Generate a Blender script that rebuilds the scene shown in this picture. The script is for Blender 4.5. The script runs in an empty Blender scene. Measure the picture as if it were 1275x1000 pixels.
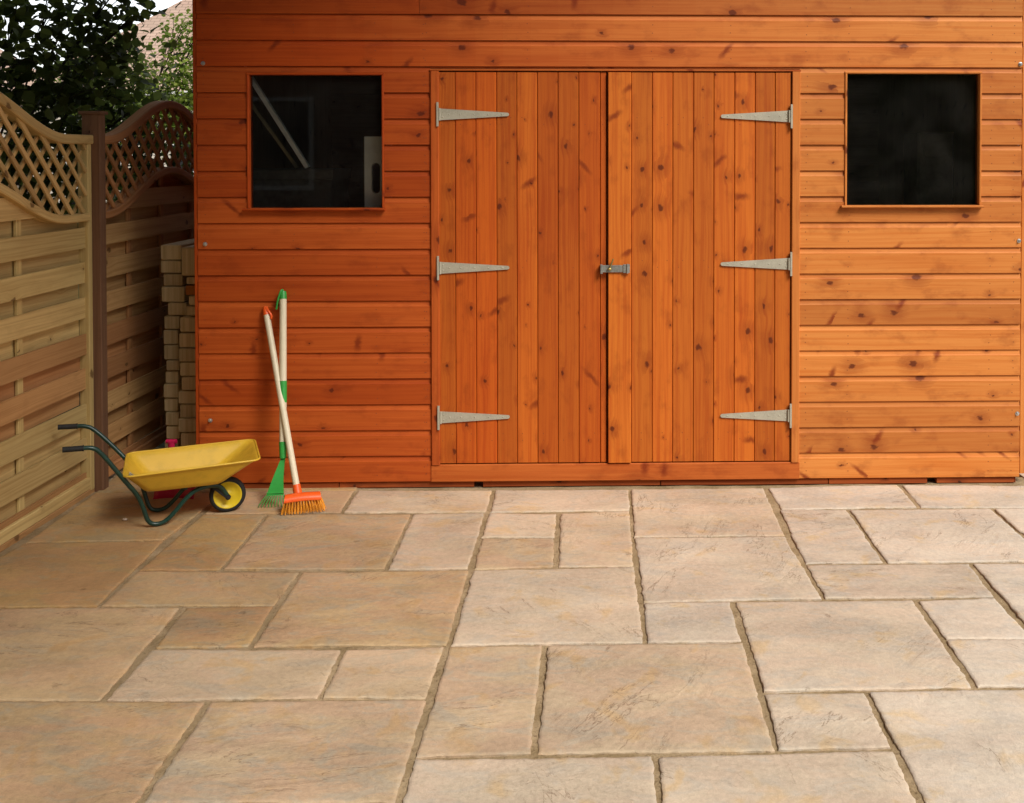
import bpy, math, random
from mathutils import Vector, Matrix, noise
R = random.Random(7)
rad = math.radians
sc = bpy.context.scene
C = bpy.data.collections.new('scene'); sc.collection.children.link(C)

# ---------------------------------------------------------------- camera
F, CX, CY, H0, TH = 1333.5, 774.5, 217.7, 1.489, rad(1.2)
cam = bpy.data.cameras.new('camera'); co = bpy.data.objects.new('camera', cam); C.objects.link(co)
co.location = (0, 0, H0); co.rotation_euler = (rad(90)-TH, 0, 0)
cam.sensor_width = 36; cam.lens = 36*F/1275
cam.shift_x = (637.5-CX)/1275; cam.shift_y = (CY-500)/1275
cam.clip_start = .05; cam.clip_end = 500
sc.camera = co

def ray(px, py):
    a, b = (px-CX)/F, -(py-CY)/F
    return Vector((a, math.cos(TH)+b*math.sin(TH), -math.sin(TH)+b*math.cos(TH)))
def ground(px, py, z=0.0):
    d = ray(px, py); t = (z-H0)/d.z
    return Vector((d.x*t, d.y*t, z))
def at(px, py, y):
    d = ray(px, py); t = y/d.y
    return Vector((d.x*t, y, H0+d.z*t))
# the shed's frame: origin at the front left bottom corner, x along the front, y into the shed
SO = ground(249, 609.3); SE = ground(1269, 601.0)
EX = (SE-SO).normalized(); EY = Vector((-EX.y, EX.x, 0)); SL = (SE-SO).length
SROT = math.atan2(EX.y, EX.x)
def fac(px, py):
    d = ray(px, py); o = Vector((0, 0, H0))
    t = (SO-o).dot(EY)/d.dot(EY); p = o+d*t
    return (p-SO).dot(EX), p.z
def fw(s, y, z): return SO+EX*s+EY*y+Vector((0, 0, z))

# ---------------------------------------------------------------- objects
def tag(o, label=None, cat=None, group=None, kind=None):
    if label: o['label'] = label
    if cat: o['category'] = cat
    if group: o['group'] = group
    if kind: o['kind'] = kind
    return o
def empty(name, loc=(0, 0, 0), rz=0, label=None, cat=None, group=None):
    o = bpy.data.objects.new(name, None); C.objects.link(o)
    o.location = loc; o.rotation_euler = (0, 0, rz); o.empty_display_size = .1
    return tag(o, label, cat, group)

class MB:
    def __init__(s):
        s.v = []; s.f = []; s.uv = []; s.bid = []; s.tone = []; s.mi = []; s.sm = []
    def face(s, pts, uvs=None, bid=0., tone=0., mi=0, sm=False):
        n = len(s.v); s.v += [tuple(p) for p in pts]; s.f.append(tuple(range(n, n+len(pts))))
        s.uv.append(uvs or [(p[0], p[2]) for p in pts]); s.bid.append(bid); s.tone.append(tone); s.mi.append(mi); s.sm.append(sm)
    def grid(s, rows, uvf=None, bid=0., tone=0., mi=0, sm=True, close=False):
        n = len(s.v); m = len(rows[0])
        for r in rows: s.v += [tuple(p) for p in r]
        for i in range(len(rows)-1):
            for j in range(m if close else m-1):
                k = (j+1) % m
                s.f.append((n+i*m+j, n+i*m+k, n+(i+1)*m+k, n+(i+1)*m+j))
                if uvf: s.uv.append([uvf(i, j), uvf(i, j+1), uvf(i+1, j+1), uvf(i+1, j)])
                else: s.uv.append([(0, 0)]*4)
                s.bid.append(bid); s.tone.append(tone); s.mi.append(mi); s.sm.append(sm)
    def prism(s, p0, p1, sec, bid=None, tone=0., mi=0, cap=True, u0=None):
        """sec: list of offset vectors round the cross-section; swept p0 -> p1"""
        p0 = Vector(p0); p1 = Vector(p1); bid = R.random() if bid is None else bid
        L = (p1-p0).length; u0 = R.random()*3 if u0 is None else u0
        per = [0]
        for i in range(len(sec)): per.append(per[-1]+(Vector(sec[(i+1) % len(sec)])-Vector(sec[i])).length)
        for i in range(len(sec)):
            a = Vector(sec[i]); b = Vector(sec[(i+1) % len(sec)])
            s.face([p0+a, p1+a, p1+b, p0+b], [(u0, per[i]), (u0+L, per[i]), (u0+L, per[i+1]), (u0, per[i+1])], bid, tone, mi)
        if cap:
            uv = [(u0+.02*i/len(sec), per[i]) for i in range(len(sec))]
            s.face([p0+Vector(a) for a in sec], uv, bid, tone, mi)
            s.face([p1+Vector(a) for a in reversed(sec)], uv[::-1], bid, tone, mi)
    def board(s, p0, p1, w, t, ch=.002, bid=None, tone=0., mi=0, u0=None):
        """board with its centre line on p0-p1; w, t: full width and thickness vectors"""
        w = Vector(w); t = Vector(t); W = w.length; T = t.length; wn = w/W; tn = t/T
        ch = min(ch, T*.45, W*.45); a, b = W/2, T/2
        o = [(-a+ch, -b), (a-ch, -b), (a, -b+ch), (a, b-ch), (a-ch, b), (-a+ch, b), (-a, b-ch), (-a, -b+ch)]
        d = (Vector(p1)-Vector(p0))
        sec = [wn*x+tn*y for x, y in o]
        if wn.cross(tn).dot(d) < 0: sec = sec[::-1]
        s.prism(p0, p1, sec, bid, tone, mi, True, u0)
    def box(s, x0, x1, y0, y1, z0, z1, ch=.002, **k):
        dx, dy, dz = x1-x0, y1-y0, z1-z0; cx, cy, cz = (x0+x1)/2, (y0+y1)/2, (z0+z1)/2
        if dx >= dy and dx >= dz: s.board((x0, cy, cz), (x1, cy, cz), (0, 0, dz), (0, dy, 0), ch, **k)
        elif dz >= dy: s.board((cx, cy, z0), (cx, cy, z1), (dx, 0, 0), (0, dy, 0), ch, **k)
        else: s.board((cx, y0, cz), (cx, y1, cz), (dx, 0, 0), (0, 0, dz), ch, **k)
    def tube(s, path, r, seg=14, cap=True, mi=0, smooth=0, closed=False, tone=0., bid=0.):
        P = [Vector(p) for p in path]
        if smooth:
            for _ in range(smooth):
                Q = [] if closed else [P[0]]
                n = len(P)
                for i in range(n if closed else n-1):
                    a, b = P[i], P[(i+1) % n]; Q += [a*.75+b*.25, a*.25+b*.75]
                if not closed: Q.append(P[-1])
                P = Q
        n = len(P); rr = r if isinstance(r, (list, tuple)) else None
        if rr: rs = [rr[0]+(rr[-1]-rr[0])*i/(n-1) for i in range(n)]
        else: rs = [r]*n
        rows = []; up = None; ul = [0]
        for i in range(n):
            if closed: t = (P[(i+1) % n]-P[i-1]).normalized()
            else: t = (P[min(i+1, n-1)]-P[max(i-1, 0)]).normalized()
            if up is None:
                up = Vector((0, 0, 1)) if abs(t.z) < .9 else Vector((1, 0, 0))
            up = (up-t*up.dot(t)).normalized(); sd = t.cross(up)
            rows.append([P[i]+(up*math.cos(2*math.pi*j/seg)+sd*math.sin(2*math.pi*j/seg))*rs[i] for j in range(seg)])
            if i: ul.append(ul[-1]+(P[i]-P[i-1]).length)
        if closed: rows.append(rows[0]); ul.append(ul[-1]+.01)
        s.grid(rows, lambda i, j: (ul[min(i, len(ul)-1)], j*.01), mi=mi, close=True, tone=tone, bid=bid)
        if cap and not closed:
            s.face(rows[0][::-1], mi=mi, tone=tone, bid=bid); s.face(rows[-1], mi=mi, tone=tone, bid=bid)
    def disc(s, c, n, r, seg=10, mi=0, dome=0):
        n = Vector(n).normalized(); a = n.orthogonal().normalized(); b = n.cross(a); c = Vector(c)
        ring = [c+(a*math.cos(2*math.pi*j/seg)+b*math.sin(2*math.pi*j/seg))*r for j in range(seg)]
        if dome:
            r2 = [c+n*dome*.7+(p-c)*.7 for p in ring]; r3 = [c+n*dome+(p-c)*.05 for p in ring]
            s.grid([ring, r2, r3], mi=mi, close=True)
        else: s.face(ring, mi=mi)
    def build(s, name, mats, parent=None, merge=True):
        me = bpy.data.meshes.new(name); me.from_pydata(s.v, [], s.f)
        uv = me.uv_layers.new(name='UVMap')
        flat = [c for f in s.uv for p in f for c in p]
        uv.data.foreach_set('uv', flat)
        for nm, d in (('bid', s.bid), ('tone', s.tone)):
            a = me.attributes.new(nm, 'FLOAT', 'FACE'); a.data.foreach_set('value', d)
        mats = mats if isinstance(mats, (list, tuple)) else [mats]
        for m in mats: me.materials.append(m)
        me.polygons.foreach_set('material_index', s.mi)
        me.polygons.foreach_set('use_smooth', s.sm)
        me.update()
        o = bpy.data.objects.new(name, me); C.objects.link(o)
        if parent: o.parent = parent
        return o

# ---------------------------------------------------------------- materials
class NT:
    def __init__(s, name):
        s.m = bpy.data.materials.new(name); s.m.use_nodes = True; s.t = s.m.node_tree
        for n in list(s.t.nodes): s.t.nodes.remove(n)
        s.out = s.t.nodes.new('ShaderNodeOutputMaterial')
    def n(s, typ, **k):
        x = s.t.nodes.new('ShaderNode'+typ)
        for a, b in k.items():
            if a.startswith('i_'): s.set(x.inputs[a[2:].replace('_', ' ')], b)
            else: setattr(x, a, b)
        return x
    def set(s, inp, v):
        if isinstance(v, bpy.types.NodeSocket): s.t.links.new(v, inp)
        else: inp.default_value = v
    def math(s, op, a, b=0., c=0., clamp=False):
        x = s.t.nodes.new('ShaderNodeMath'); x.operation = op; x.use_clamp = clamp
        s.set(x.inputs[0], a); s.set(x.inputs[1], b); s.set(x.inputs[2], c); return x.outputs[0]
    def mix(s, f, a, b, blend='MIX'):
        x = s.t.nodes.new('ShaderNodeMix'); x.data_type = 'RGBA'; x.blend_type = blend
        s.set(x.inputs[0], f)
        for i, v in ((6, a), (7, b)):
            if isinstance(v, tuple) and len(v) == 3: v = v+(1,)
            s.set(x.inputs[i], v)
        return x.outputs[2]
    def smooth(s, v, a, b, lo=0., hi=1.):
        x = s.t.nodes.new('ShaderNodeMapRange'); x.interpolation_type = 'SMOOTHSTEP'
        for i, q in enumerate((v, a, b, lo, hi)): s.set(x.inputs[i], q)
        return x.outputs[0]
    def comb(s, x, y, z=0.):
        c = s.t.nodes.new('ShaderNodeCombineXYZ'); s.set(c.inputs[0], x); s.set(c.inputs[1], y); s.set(c.inputs[2], z); return c.outputs[0]
    def noise(s, vec, scale, detail=2., rough=.5, dist=0., col=False):
        x = s.n('TexNoise'); s.set(x.inputs['Vector'], vec); x.inputs['Scale'].default_value = scale
        x.inputs['Detail'].default_value = detail; x.inputs['Roughness'].default_value = rough; x.inputs['Distortion'].default_value = dist
        return x.outputs['Color' if col else 'Fac']
    def vor(s, vec, scale=1., feat='F1'):
        x = s.n('TexVoronoi'); x.voronoi_dimensions = '2D'; x.feature = feat; s.set(x.inputs['Vector'], vec); x.inputs['Scale'].default_value = scale
        return x
    def attr(s, name):
        x = s.n('Attribute'); x.attribute_name = name; return x.outputs['Fac']
    def bump(s, h, strength=.3, dist=.002, normal=None):
        x = s.n('Bump'); x.inputs['Strength'].default_value = strength; x.inputs['Distance'].default_value = dist
        s.set(x.inputs['Height'], h)
        if normal: s.set(x.inputs['Normal'], normal)
        return x.outputs[0]
    def bsdf(s, col, rough=.6, normal=None, metal=0., spec=.5, **k):
        b = s.n('BsdfPrincipled')
        if isinstance(col, tuple): col = col[:3]+(1,)
        s.set(b.inputs['Base Color'], col); s.set(b.inputs['Roughness'], rough); s.set(b.inputs['Metallic'], metal)
        s.set(b.inputs['Specular IOR Level'], spec)
        if normal: s.set(b.inputs['Normal'], normal)
        for a, v in k.items(): s.set(b.inputs[a.replace('_', ' ')], v)
        s.t.links.new(b.outputs[0], s.out.inputs[0]); return b

def wood(name, light, dark, knot, light2=None, dark2=None, rough=.55, kdens=.5, ksize=1., spec=.4, var=.25, whisk=True, grain=1., kcell=(5., 7.)):
    N = NT(name)
    uvn = N.n('UVMap'); sp = N.n('SeparateXYZ'); N.set(sp.inputs[0], uvn.outputs[0])
    u, v = sp.outputs[0], sp.outputs[1]; bid = N.attr('bid'); tone = N.attr('tone')
    uu = N.math('MULTIPLY_ADD', bid, 53.17, u); vv = N.math('MULTIPLY_ADD', bid, 17.73, v)
    low = N.noise(N.comb(N.math('MULTIPLY', uu, 1.6), N.math('MULTIPLY', vv, 9.)), 1., 2.)
    wob = N.noise(N.comb(N.math('MULTIPLY', uu, 30.), N.math('MULTIPLY', vv, 50.)), 1., 3., .6, col=True)
    ws = N.n('SeparateXYZ'); N.set(ws.inputs[0], wob)
    # knots
    kx = N.math('MULTIPLY_ADD', ws.outputs[0], .20, N.math('MULTIPLY', uu, kcell[0]))
    ky = N.math('MULTIPLY_ADD', ws.outputs[1], .20, N.math('MULTIPLY', vv, kcell[1]))
    k1 = N.vor(N.comb(kx, ky)); kc = N.n('SeparateColor'); N.set(kc.inputs[0], k1.outputs['Color'])
    on = N.math('GREATER_THAN', kc.outputs[0], 1-kdens)
    size = N.math('MULTIPLY_ADD', N.math('POWER', kc.outputs[1], 1.6), .10*ksize, .028*ksize)
    d = k1.outputs['Distance']
    kn = N.math('MULTIPLY', on, N.smooth(d, size, N.math('MULTIPLY', size, .45)))
    halo = N.math('MULTIPLY', on, N.smooth(d, N.math('MULTIPLY', size, 4.2), size))
    redk = N.mix(.45, knot, dark)
    # grain, bent round the knots
    vg = N.math('ADD', vv, N.math('ADD', N.math('MULTIPLY', halo, .012), N.math('MULTIPLY', low, .03)))
    g1 = N.noise(N.comb(N.math('MULTIPLY', uu, 1.3), N.math('MULTIPLY', vg, 75.)), 1., 3., .6)
    g2 = N.noise(N.comb(N.math('MULTIPLY', uu, 5.), N.math('MULTIPLY', vg, 420.)), 1., 3., .6)
    g3 = N.noise(N.comb(N.math('MULTIPLY', uu, 1.1), N.math('MULTIPLY', vv, 5.)), 1., 3., .5)
    la, da = light, dark
    if light2: la = N.mix(tone, light, light2); da = N.mix(tone, dark, dark2 or dark)
    gf = N.math('ADD', N.math('MULTIPLY', N.smooth(g1, .38, .68), .62*grain), N.math('MULTIPLY', N.smooth(g2, .35, .75), .30*grain), clamp=True)
    gf = N.math('ADD', gf, N.smooth(g3, .45, .75, 0., .35), clamp=True)
    col = N.mix(gf, la, da)
    brt = N.math('MULTIPLY_ADD', bid, var, 1-var/2)
    x = N.n('VectorMath', operation='SCALE'); N.set(x.inputs[0], col); N.set(x.inputs['Scale'], brt); col = x.outputs[0]
    st_ = N.noise(N.comb(N.math('MULTIPLY', uu, .9), N.math('MULTIPLY', vg, 28.)), 1., 4., .6)
    col = N.mix(N.smooth(st_, .56, .70, 0., .45), col, da)
    bl_ = N.noise(N.comb(N.math('MULTIPLY', uu, 7.), N.math('MULTIPLY', vv, 12.)), 1., 4., .6)
    col = N.mix(N.smooth(bl_, .50, .72, 0., .35), col, redk if whisk else da)
    col = N.mix(N.math('MULTIPLY', halo, .36), col, redk if whisk else da)
    if whisk:
        wx = N.math('MULTIPLY_ADD', N.math('ADD', uu, N.math('MULTIPLY', vv, N.math('MULTIPLY_ADD', N.math('FRACT', N.math('MULTIPLY', bid, 7.3)), 2.4, -1.2))), 11., N.math('MULTIPLY', ws.outputs[2], .35))
        w1 = N.vor(N.comb(wx, N.math('MULTIPLY', vv, 5.))); wc = N.n('SeparateColor'); N.set(wc.inputs[0], w1.outputs['Color'])
        wk = N.math('MULTIPLY', N.math('GREATER_THAN', wc.outputs[0], .92), N.smooth(w1.outputs['Distance'], .26, .04))
        col = N.mix(N.math('MULTIPLY', wk, .85), col, redk)
    core_ = N.math('MULTIPLY', on, N.smooth(d, N.math('MULTIPLY', size, .55), N.math('MULTIPLY', size, .2)))
    col = N.mix(N.math('MULTIPLY', kn, .82), col, knot)
    h = N.math('SUBTRACT', N.math('MULTIPLY', g2, .5), N.math('MULTIPLY', kn, .8))
    N.bsdf(col, N.math('MULTIPLY_ADD', g1, .2, rough-.1), N.bump(h, .25, .0012), spec=spec)
    return N.m

def plain(name, col, rough=.5, metal=0., var=.12, scale=30., bump=.15, spec=.5):
    N = NT(name); tc = N.n('TexCoord').outputs['Object']
    a = N.noise(tc, scale, 4., .6); b = N.noise(tc, scale*.12, 3.)
    c2 = tuple(max(0, x*(1-var*2)) for x in col[:3])
    c = N.mix(N.smooth(N.math('MULTIPLY_ADD', a, .5, N.math('MULTIPLY', b, .5)), .4, .65), tuple(col[:3]), c2)
    N.bsdf(c, N.math('MULTIPLY_ADD', a, .25, rough-.12), N.bump(a, bump, .001), metal=metal, spec=spec)
    return N.m

M = {}
KN = (.07, .012, .004)
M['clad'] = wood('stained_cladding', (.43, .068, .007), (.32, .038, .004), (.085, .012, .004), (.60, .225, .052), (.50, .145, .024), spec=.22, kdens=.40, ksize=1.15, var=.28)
M['door'] = wood('stained_door_boards', (.48, .098, .010), (.35, .052, .005), (.075, .010, .003), (.55, .150, .018), (.41, .078, .008), spec=.22, kdens=.62, ksize=.95, var=.3, kcell=(6., 8.), whisk=True)
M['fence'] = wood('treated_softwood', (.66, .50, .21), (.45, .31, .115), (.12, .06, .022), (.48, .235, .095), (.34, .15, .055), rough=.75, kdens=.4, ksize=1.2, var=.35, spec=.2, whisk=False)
M['post'] = wood('brown_treated_wood', (.19, .095, .050), (.12, .06, .032), (.03, .012, .008), rough=.75, kdens=.3, spec=.2, whisk=False)
M['endgrain'] = wood('sawn_timber', (.55, .47, .29), (.36, .29, .16), (.12, .08, .04), (.42, .16, .035), (.3, .1, .02), rough=.85, kdens=.1, var=.45, spec=.15, whisk=False)
M['base'] = wood('base_timber', (.36, .085, .018), (.2, .035, .01), (.03, .01, .006), rough=.8, kdens=.6, var=.3, spec=.2)
M['inside'] = wood('raw_inside_boards', (.30, .20, .11), (.22, .14, .07), (.08, .04, .02), rough=.85, kdens=.4, spec=.1)
M['galv'] = plain('galvanised_steel', (.44, .41, .32), .6, .15, .10, 160, .2)
M['hasp'] = plain('grey_steel', (.38, .39, .36), .42, .6, .2, 120, .1)
M['brass'] = plain('dull_brass', (.42, .33, .12), .4, .7, .2, 200)
M['bolt'] = plain('bright_zinc', (.62, .60, .58), .3, .8, .1, 200)
M['nail'] = plain('nail_rust', (.20, .05, .015), .6, .2, .1, 200)
M['yellow'] = plain('yellow_enamel', (.70, .44, .035), .42, 0, .10, 22, .05)
M['rimyellow'] = plain('yellow_rim_plastic', (.75, .55, .02), .35, 0, .04, 40, .05)
M['green'] = plain('dark_green_paint', (.008, .045, .032), .3, 0, .2, 60, .05)
M['black'] = plain('black_rubber', (.012, .012, .012), .7, 0, .2, 90, .2)
M['cream'] = plain('cream_plastic', (.72, .64, .46), .4, 0, .05, 25, .05)
M['gplast'] = plain('green_plastic', (.035, .34, .055), .4, 0, .08, 50, .05)
M['oplast'] = plain('orange_plastic', (.85, .11, .012), .4, 0, .05, 50, .05)
M['bristle'] = plain('orange_yellow_bristle', (.85, .33, .02), .5, 0, .15, 300, .05)
M['pink'] = plain('magenta_plastic', (.50, .010, .075), .35, 0, .1, 50, .05)
M['white'] = plain('white_plastic', (.88, .85, .78), .5, 0, .06, 30, .05)
M['sticker'] = plain('scuffed_sticker', (.55, .52, .46), .6, 0, .35, 150, .05)
M['alu'] = plain('aluminium', (.85, .85, .84), .5, 0, .1, 60)
M['dkbox'] = plain('dark_box', (.07, .065, .055), .8, 0, .2, 30)
M['felt'] = plain('roof_felt', (.05, .05, .05), .9, 0, .3, 120, .5)
M['render'] = plain('cream_render', (.62, .56, .48), .85, 0, .1, 8, .3)
M['winwhite'] = plain('white_frame', (.75, .75, .73), .45, 0, .04, 20)
M['bark'] = plain('bark', (.05, .035, .025), .9, 0, .4, 40, .8)
M['pebble'] = plain('pale_pebble', (.62, .52, .42), .8)

def glass():
    N = NT('window_glass'); fr = N.n('Fresnel', i_IOR=1.45).outputs[0]
    t = N.n('BsdfTransparent'); t.inputs[0].default_value = (.80, .84, .82, 1); g = N.n('BsdfGlossy'); g.inputs['Roughness'].default_value = .02
    m = N.n('MixShader'); N.set(m.inputs[0], fr); N.set(m.inputs[1], t.outputs[0]); N.set(m.inputs[2], g.outputs[0])
    df_ = N.n('BsdfDiffuse'); df_.inputs[0].default_value = (.55, .52, .46, 1); m2 = N.n('MixShader')
    tc = N.n('TexCoord').outputs['Object']; N.set(m2.inputs[0], N.smooth(N.noise(tc, 5., 5., .65, .6), .35, .75, .004, .017))
    N.set(m2.inputs[1], m.outputs[0]); N.set(m2.inputs[2], df_.outputs[0]); N.set(N.out.inputs[0], m2.outputs[0])
    return N.m
M['glass'] = glass()

def slab_mat():
    N = NT('riven_sandstone'); bid = N.attr('bid'); tone = N.attr('tone')
    tc = N.n('TexCoord').outputs['Object']
    off = N.comb(N.math('MULTIPLY', bid, 31.), N.math('MULTIPLY', bid, 17.), N.math('MULTIPLY', bid, 9.))
    P = N.n('VectorMath', operation='ADD'); N.set(P.inputs[0], tc); N.set(P.inputs[1], off); P = P.outputs[0]
    a = N.noise(P, 3.2, 4., .55, .6); b = N.noise(P, 5.5, 3., .6, 1.2); c = N.noise(P, 60., 5., .7); e = N.noise(P, 260., 3., .7)
    P2 = N.n('VectorMath', operation='MULTIPLY'); N.set(P2.inputs[0], P); P2.inputs[1].default_value = (1., 1.9, 1.); P2 = P2.outputs[0]
    a = N.noise(P2, 3.0, 6., .62, .8); b = N.noise(P2, 6.5, 5., .65, 1.2)
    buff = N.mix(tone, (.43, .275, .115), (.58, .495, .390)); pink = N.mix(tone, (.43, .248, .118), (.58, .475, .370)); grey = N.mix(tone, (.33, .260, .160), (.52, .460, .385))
    col = N.mix(N.smooth(a, .40, .58), buff, pink)
    col = N.mix(N.smooth(b, .47, .64, 0., .8), col, grey)
    col = N.mix(N.math('MULTIPLY', bid, .35), col, buff)
    och = N.noise(P, 7.5, 3., .6, .5)
    col = N.mix(N.smooth(och, .55, .70, 0., .6), col, N.mix(tone, (.42, .235, .085), (.60, .43, .23)))
    x = N.n('VectorMath', operation='SCALE'); N.set(x.inputs[0], col)
    dk = N.noise(P2, 2.2, 5., .6, .4)
    N.set(x.inputs['Scale'], N.math('ADD', N.math('ADD', N.math('MULTIPLY_ADD', c, .62, .48), N.math('MULTIPLY', e, .36)), N.math('ADD', N.smooth(dk, .3, .7, -.12, .14), N.math('MULTIPLY_ADD', bid, .12, -.06)))); col = x.outputs[0]
    # riven ledges: quantised height
    rv = N.noise(P2, 2.1, 6., .58, .9)
    q = N.math('MULTIPLY', rv, 11.); fl = N.math('FLOOR', q); frac = N.math('SUBTRACT', q, fl)
    st = N.math('ADD', fl, N.smooth(frac, .86, 1.))
    msk = N.smooth(N.noise(P, 4.2, 2.), .53, .66)
    led = N.math('MULTIPLY', N.smooth(N.math('ABSOLUTE', N.math('SUBTRACT', frac, .985)), .03, .0), msk)
    col = N.mix(N.math('MULTIPLY', led, .38), col, (.13, .075, .04))  # dark ledge lines: their thin shadow and dirt put into colour
    an = N.math('MULTIPLY', bid, 3.14159); ca = N.math('COSINE', an); sa = N.math('SINE', an)
    spp = N.n('SeparateXYZ'); N.set(spp.inputs[0], P)
    rx = N.math('ADD', N.math('MULTIPLY', spp.outputs[0], ca), N.math('MULTIPLY', spp.outputs[1], sa)); ry = N.math('SUBTRACT', N.math('MULTIPLY', spp.outputs[1], ca), N.math('MULTIPLY', spp.outputs[0], sa))
    cr = N.noise(N.comb(N.math('MULTIPLY', rx, 1.5), N.math('MULTIPLY', ry, 5.5)), 1., 7., .62, .3)
    q2 = N.math('FRACT', N.math('MULTIPLY', cr, 7.)); m2 = N.smooth(N.noise(P, 3.3, 3.), .50, .62)
    crk = N.math('MULTIPLY', N.smooth(N.math('ABSOLUTE', N.math('SUBTRACT', q2, .96)), .045, .0), m2)
    col = N.mix(N.math('MULTIPLY', crk, .6), col, (.14, .08, .04))
    # iron stains / chips
    vo = N.vor(P, 3.1); vc = N.n('SeparateColor'); N.set(vc.inputs[0], vo.outputs['Color'])
    chip = N.math('MULTIPLY', N.math('GREATER_THAN', vc.outputs[0], .80), N.smooth(N.math('MULTIPLY_ADD', c, .16, vo.outputs['Distance']), .125, .085))
    col = N.mix(N.math('MULTIPLY', chip, .25), col, (.17, .09, .045))
    h = N.math('ADD', N.math('MULTIPLY', N.math('MULTIPLY', N.math('SUBTRACT', 1., frac), msk), .8), N.math('ADD', N.math('MULTIPLY', c, .9), N.math('MULTIPLY', e, .55)))
    h = N.math('ADD', h, N.math('MULTIPLY', N.math('MULTIPLY', N.math('SUBTRACT', 1., q2), m2), 1.1))
    h = N.math('SUBTRACT', h, N.math('MULTIPLY', chip, 1.))
    N.bsdf(col, N.math('MULTIPLY_ADD', c, .2, .58), N.bump(h, .6, .0032), spec=.3)
    return N.m
M['slab'] = slab_mat()
def mortar_mat():
    N = NT('sandy_mortar'); tc = N.n('TexCoord').outputs['Object']
    a = N.noise(tc, 9., 4., .6); b = N.noise(tc, 90., 5., .75); c = N.noise(tc, 2., 2.)
    col = N.mix(N.smooth(a, .35, .65), (.30, .215, .115), (.42, .31, .185)); col = N.mix(N.smooth(b, .52, .70, 0., .7), col, (.10, .06, .03))
    col = N.mix(N.smooth(c, .45, .6, 0., .35), col, (.25, .185, .10))
    N.bsdf(col, .95, N.bump(N.math('ADD', b, N.math('MULTIPLY', a, 1.5)), 1., .006), spec=.1); return N.m
M['mortar'] = mortar_mat()
def soil_mat():
    N = NT('rough_lawn'); tc = N.n('TexCoord').outputs['Object']
    a = N.noise(tc, 1.2, 5., .6); b = N.noise(tc, 50., 4., .7)
    col = N.mix(N.smooth(a, .4, .6), (.05, .075, .02), (.10, .095, .04)); col = N.mix(N.smooth(b, .4, .7), col, (.04, .045, .015))
    N.bsdf(col, .95, N.bump(b, 1., .02), spec=.1); return N.m
M['soil'] = soil_mat()
def leaf_mat(name, c1, c2, trans=.35):
    N = NT(name); bid = N.attr('bid')
    col = N.mix(bid, c1, c2)
    d = N.n('BsdfPrincipled'); N.set(d.inputs['Base Color'], col); d.inputs['Roughness'].default_value = .5; d.inputs['Specular IOR Level'].default_value = .3
    t = N.n('BsdfTranslucent'); N.set(t.inputs[0], col)
    m = N.n('MixShader'); m.inputs[0].default_value = trans; N.set(m.inputs[1], d.outputs[0]); N.set(m.inputs[2], t.outputs[0]); N.set(N.out.inputs[0], m.outputs[0])
    return N.m
M['leafdark'] = leaf_mat('dark_leaf', (.036, .056, .012), (.17, .22, .050), .45)
M['leaflight'] = leaf_mat('bright_leaf', (.17, .26, .04), (.38, .46, .09), .5)
def tile_mat():
    N = NT('pinkish_roof_tiles'); uvn = N.n('UVMap')
    br = N.n('TexBrick'); N.set(br.inputs['Vector'], uvn.outputs[0]); br.inputs['Scale'].default_value = 1.
    br.inputs['Brick Width'].default_value = .28; br.inputs['Row Height'].default_value = .16; br.inputs['Mortar Size'].default_value = .008
    br.inputs['Color1'].default_value = (.50, .36, .29, 1); br.inputs['Color2'].default_value = (.42, .29, .23, 1); br.inputs['Mortar'].default_value = (.12, .08, .06, 1)
    tc = N.n('TexCoord').outputs['Object']; col = N.mix(N.smooth(N.noise(tc, 1.5, 4.), .4, .7, 0., .5), br.outputs[0], (.36, .28, .22))
    N.bsdf(col, .85, N.bump(br.outputs['Fac'], .6, -.02), spec=.2); return N.m
M['tile'] = tile_mat()
def brick_mat():
    N = NT('house_brick'); uvn = N.n('UVMap')
    br = N.n('TexBrick'); N.set(br.inputs['Vector'], uvn.outputs[0]); br.inputs['Scale'].default_value = 1.
    br.inputs['Brick Width'].default_value = .225; br.inputs['Row Height'].default_value = .075; br.inputs['Mortar Size'].default_value = .005
    br.inputs['Color1'].default_value = (.20, .075, .045, 1); br.inputs['Color2'].default_value = (.15, .06, .04, 1); br.inputs['Mortar'].default_value = (.25, .22, .18, 1)
    N.bsdf(br.outputs[0], .9, N.bump(br.outputs['Fac'], .5, -.008), spec=.2); return N.m
M['brick'] = brick_mat()

# ---------------------------------------------------------------- ground and paving
g = MB(); g.face([(-150, -150, -.035), (150, -150, -.035), (150, 150, -.035), (-150, 150, -.035)])
tag(g.build('ground', M['soil']), kind='structure')

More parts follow.
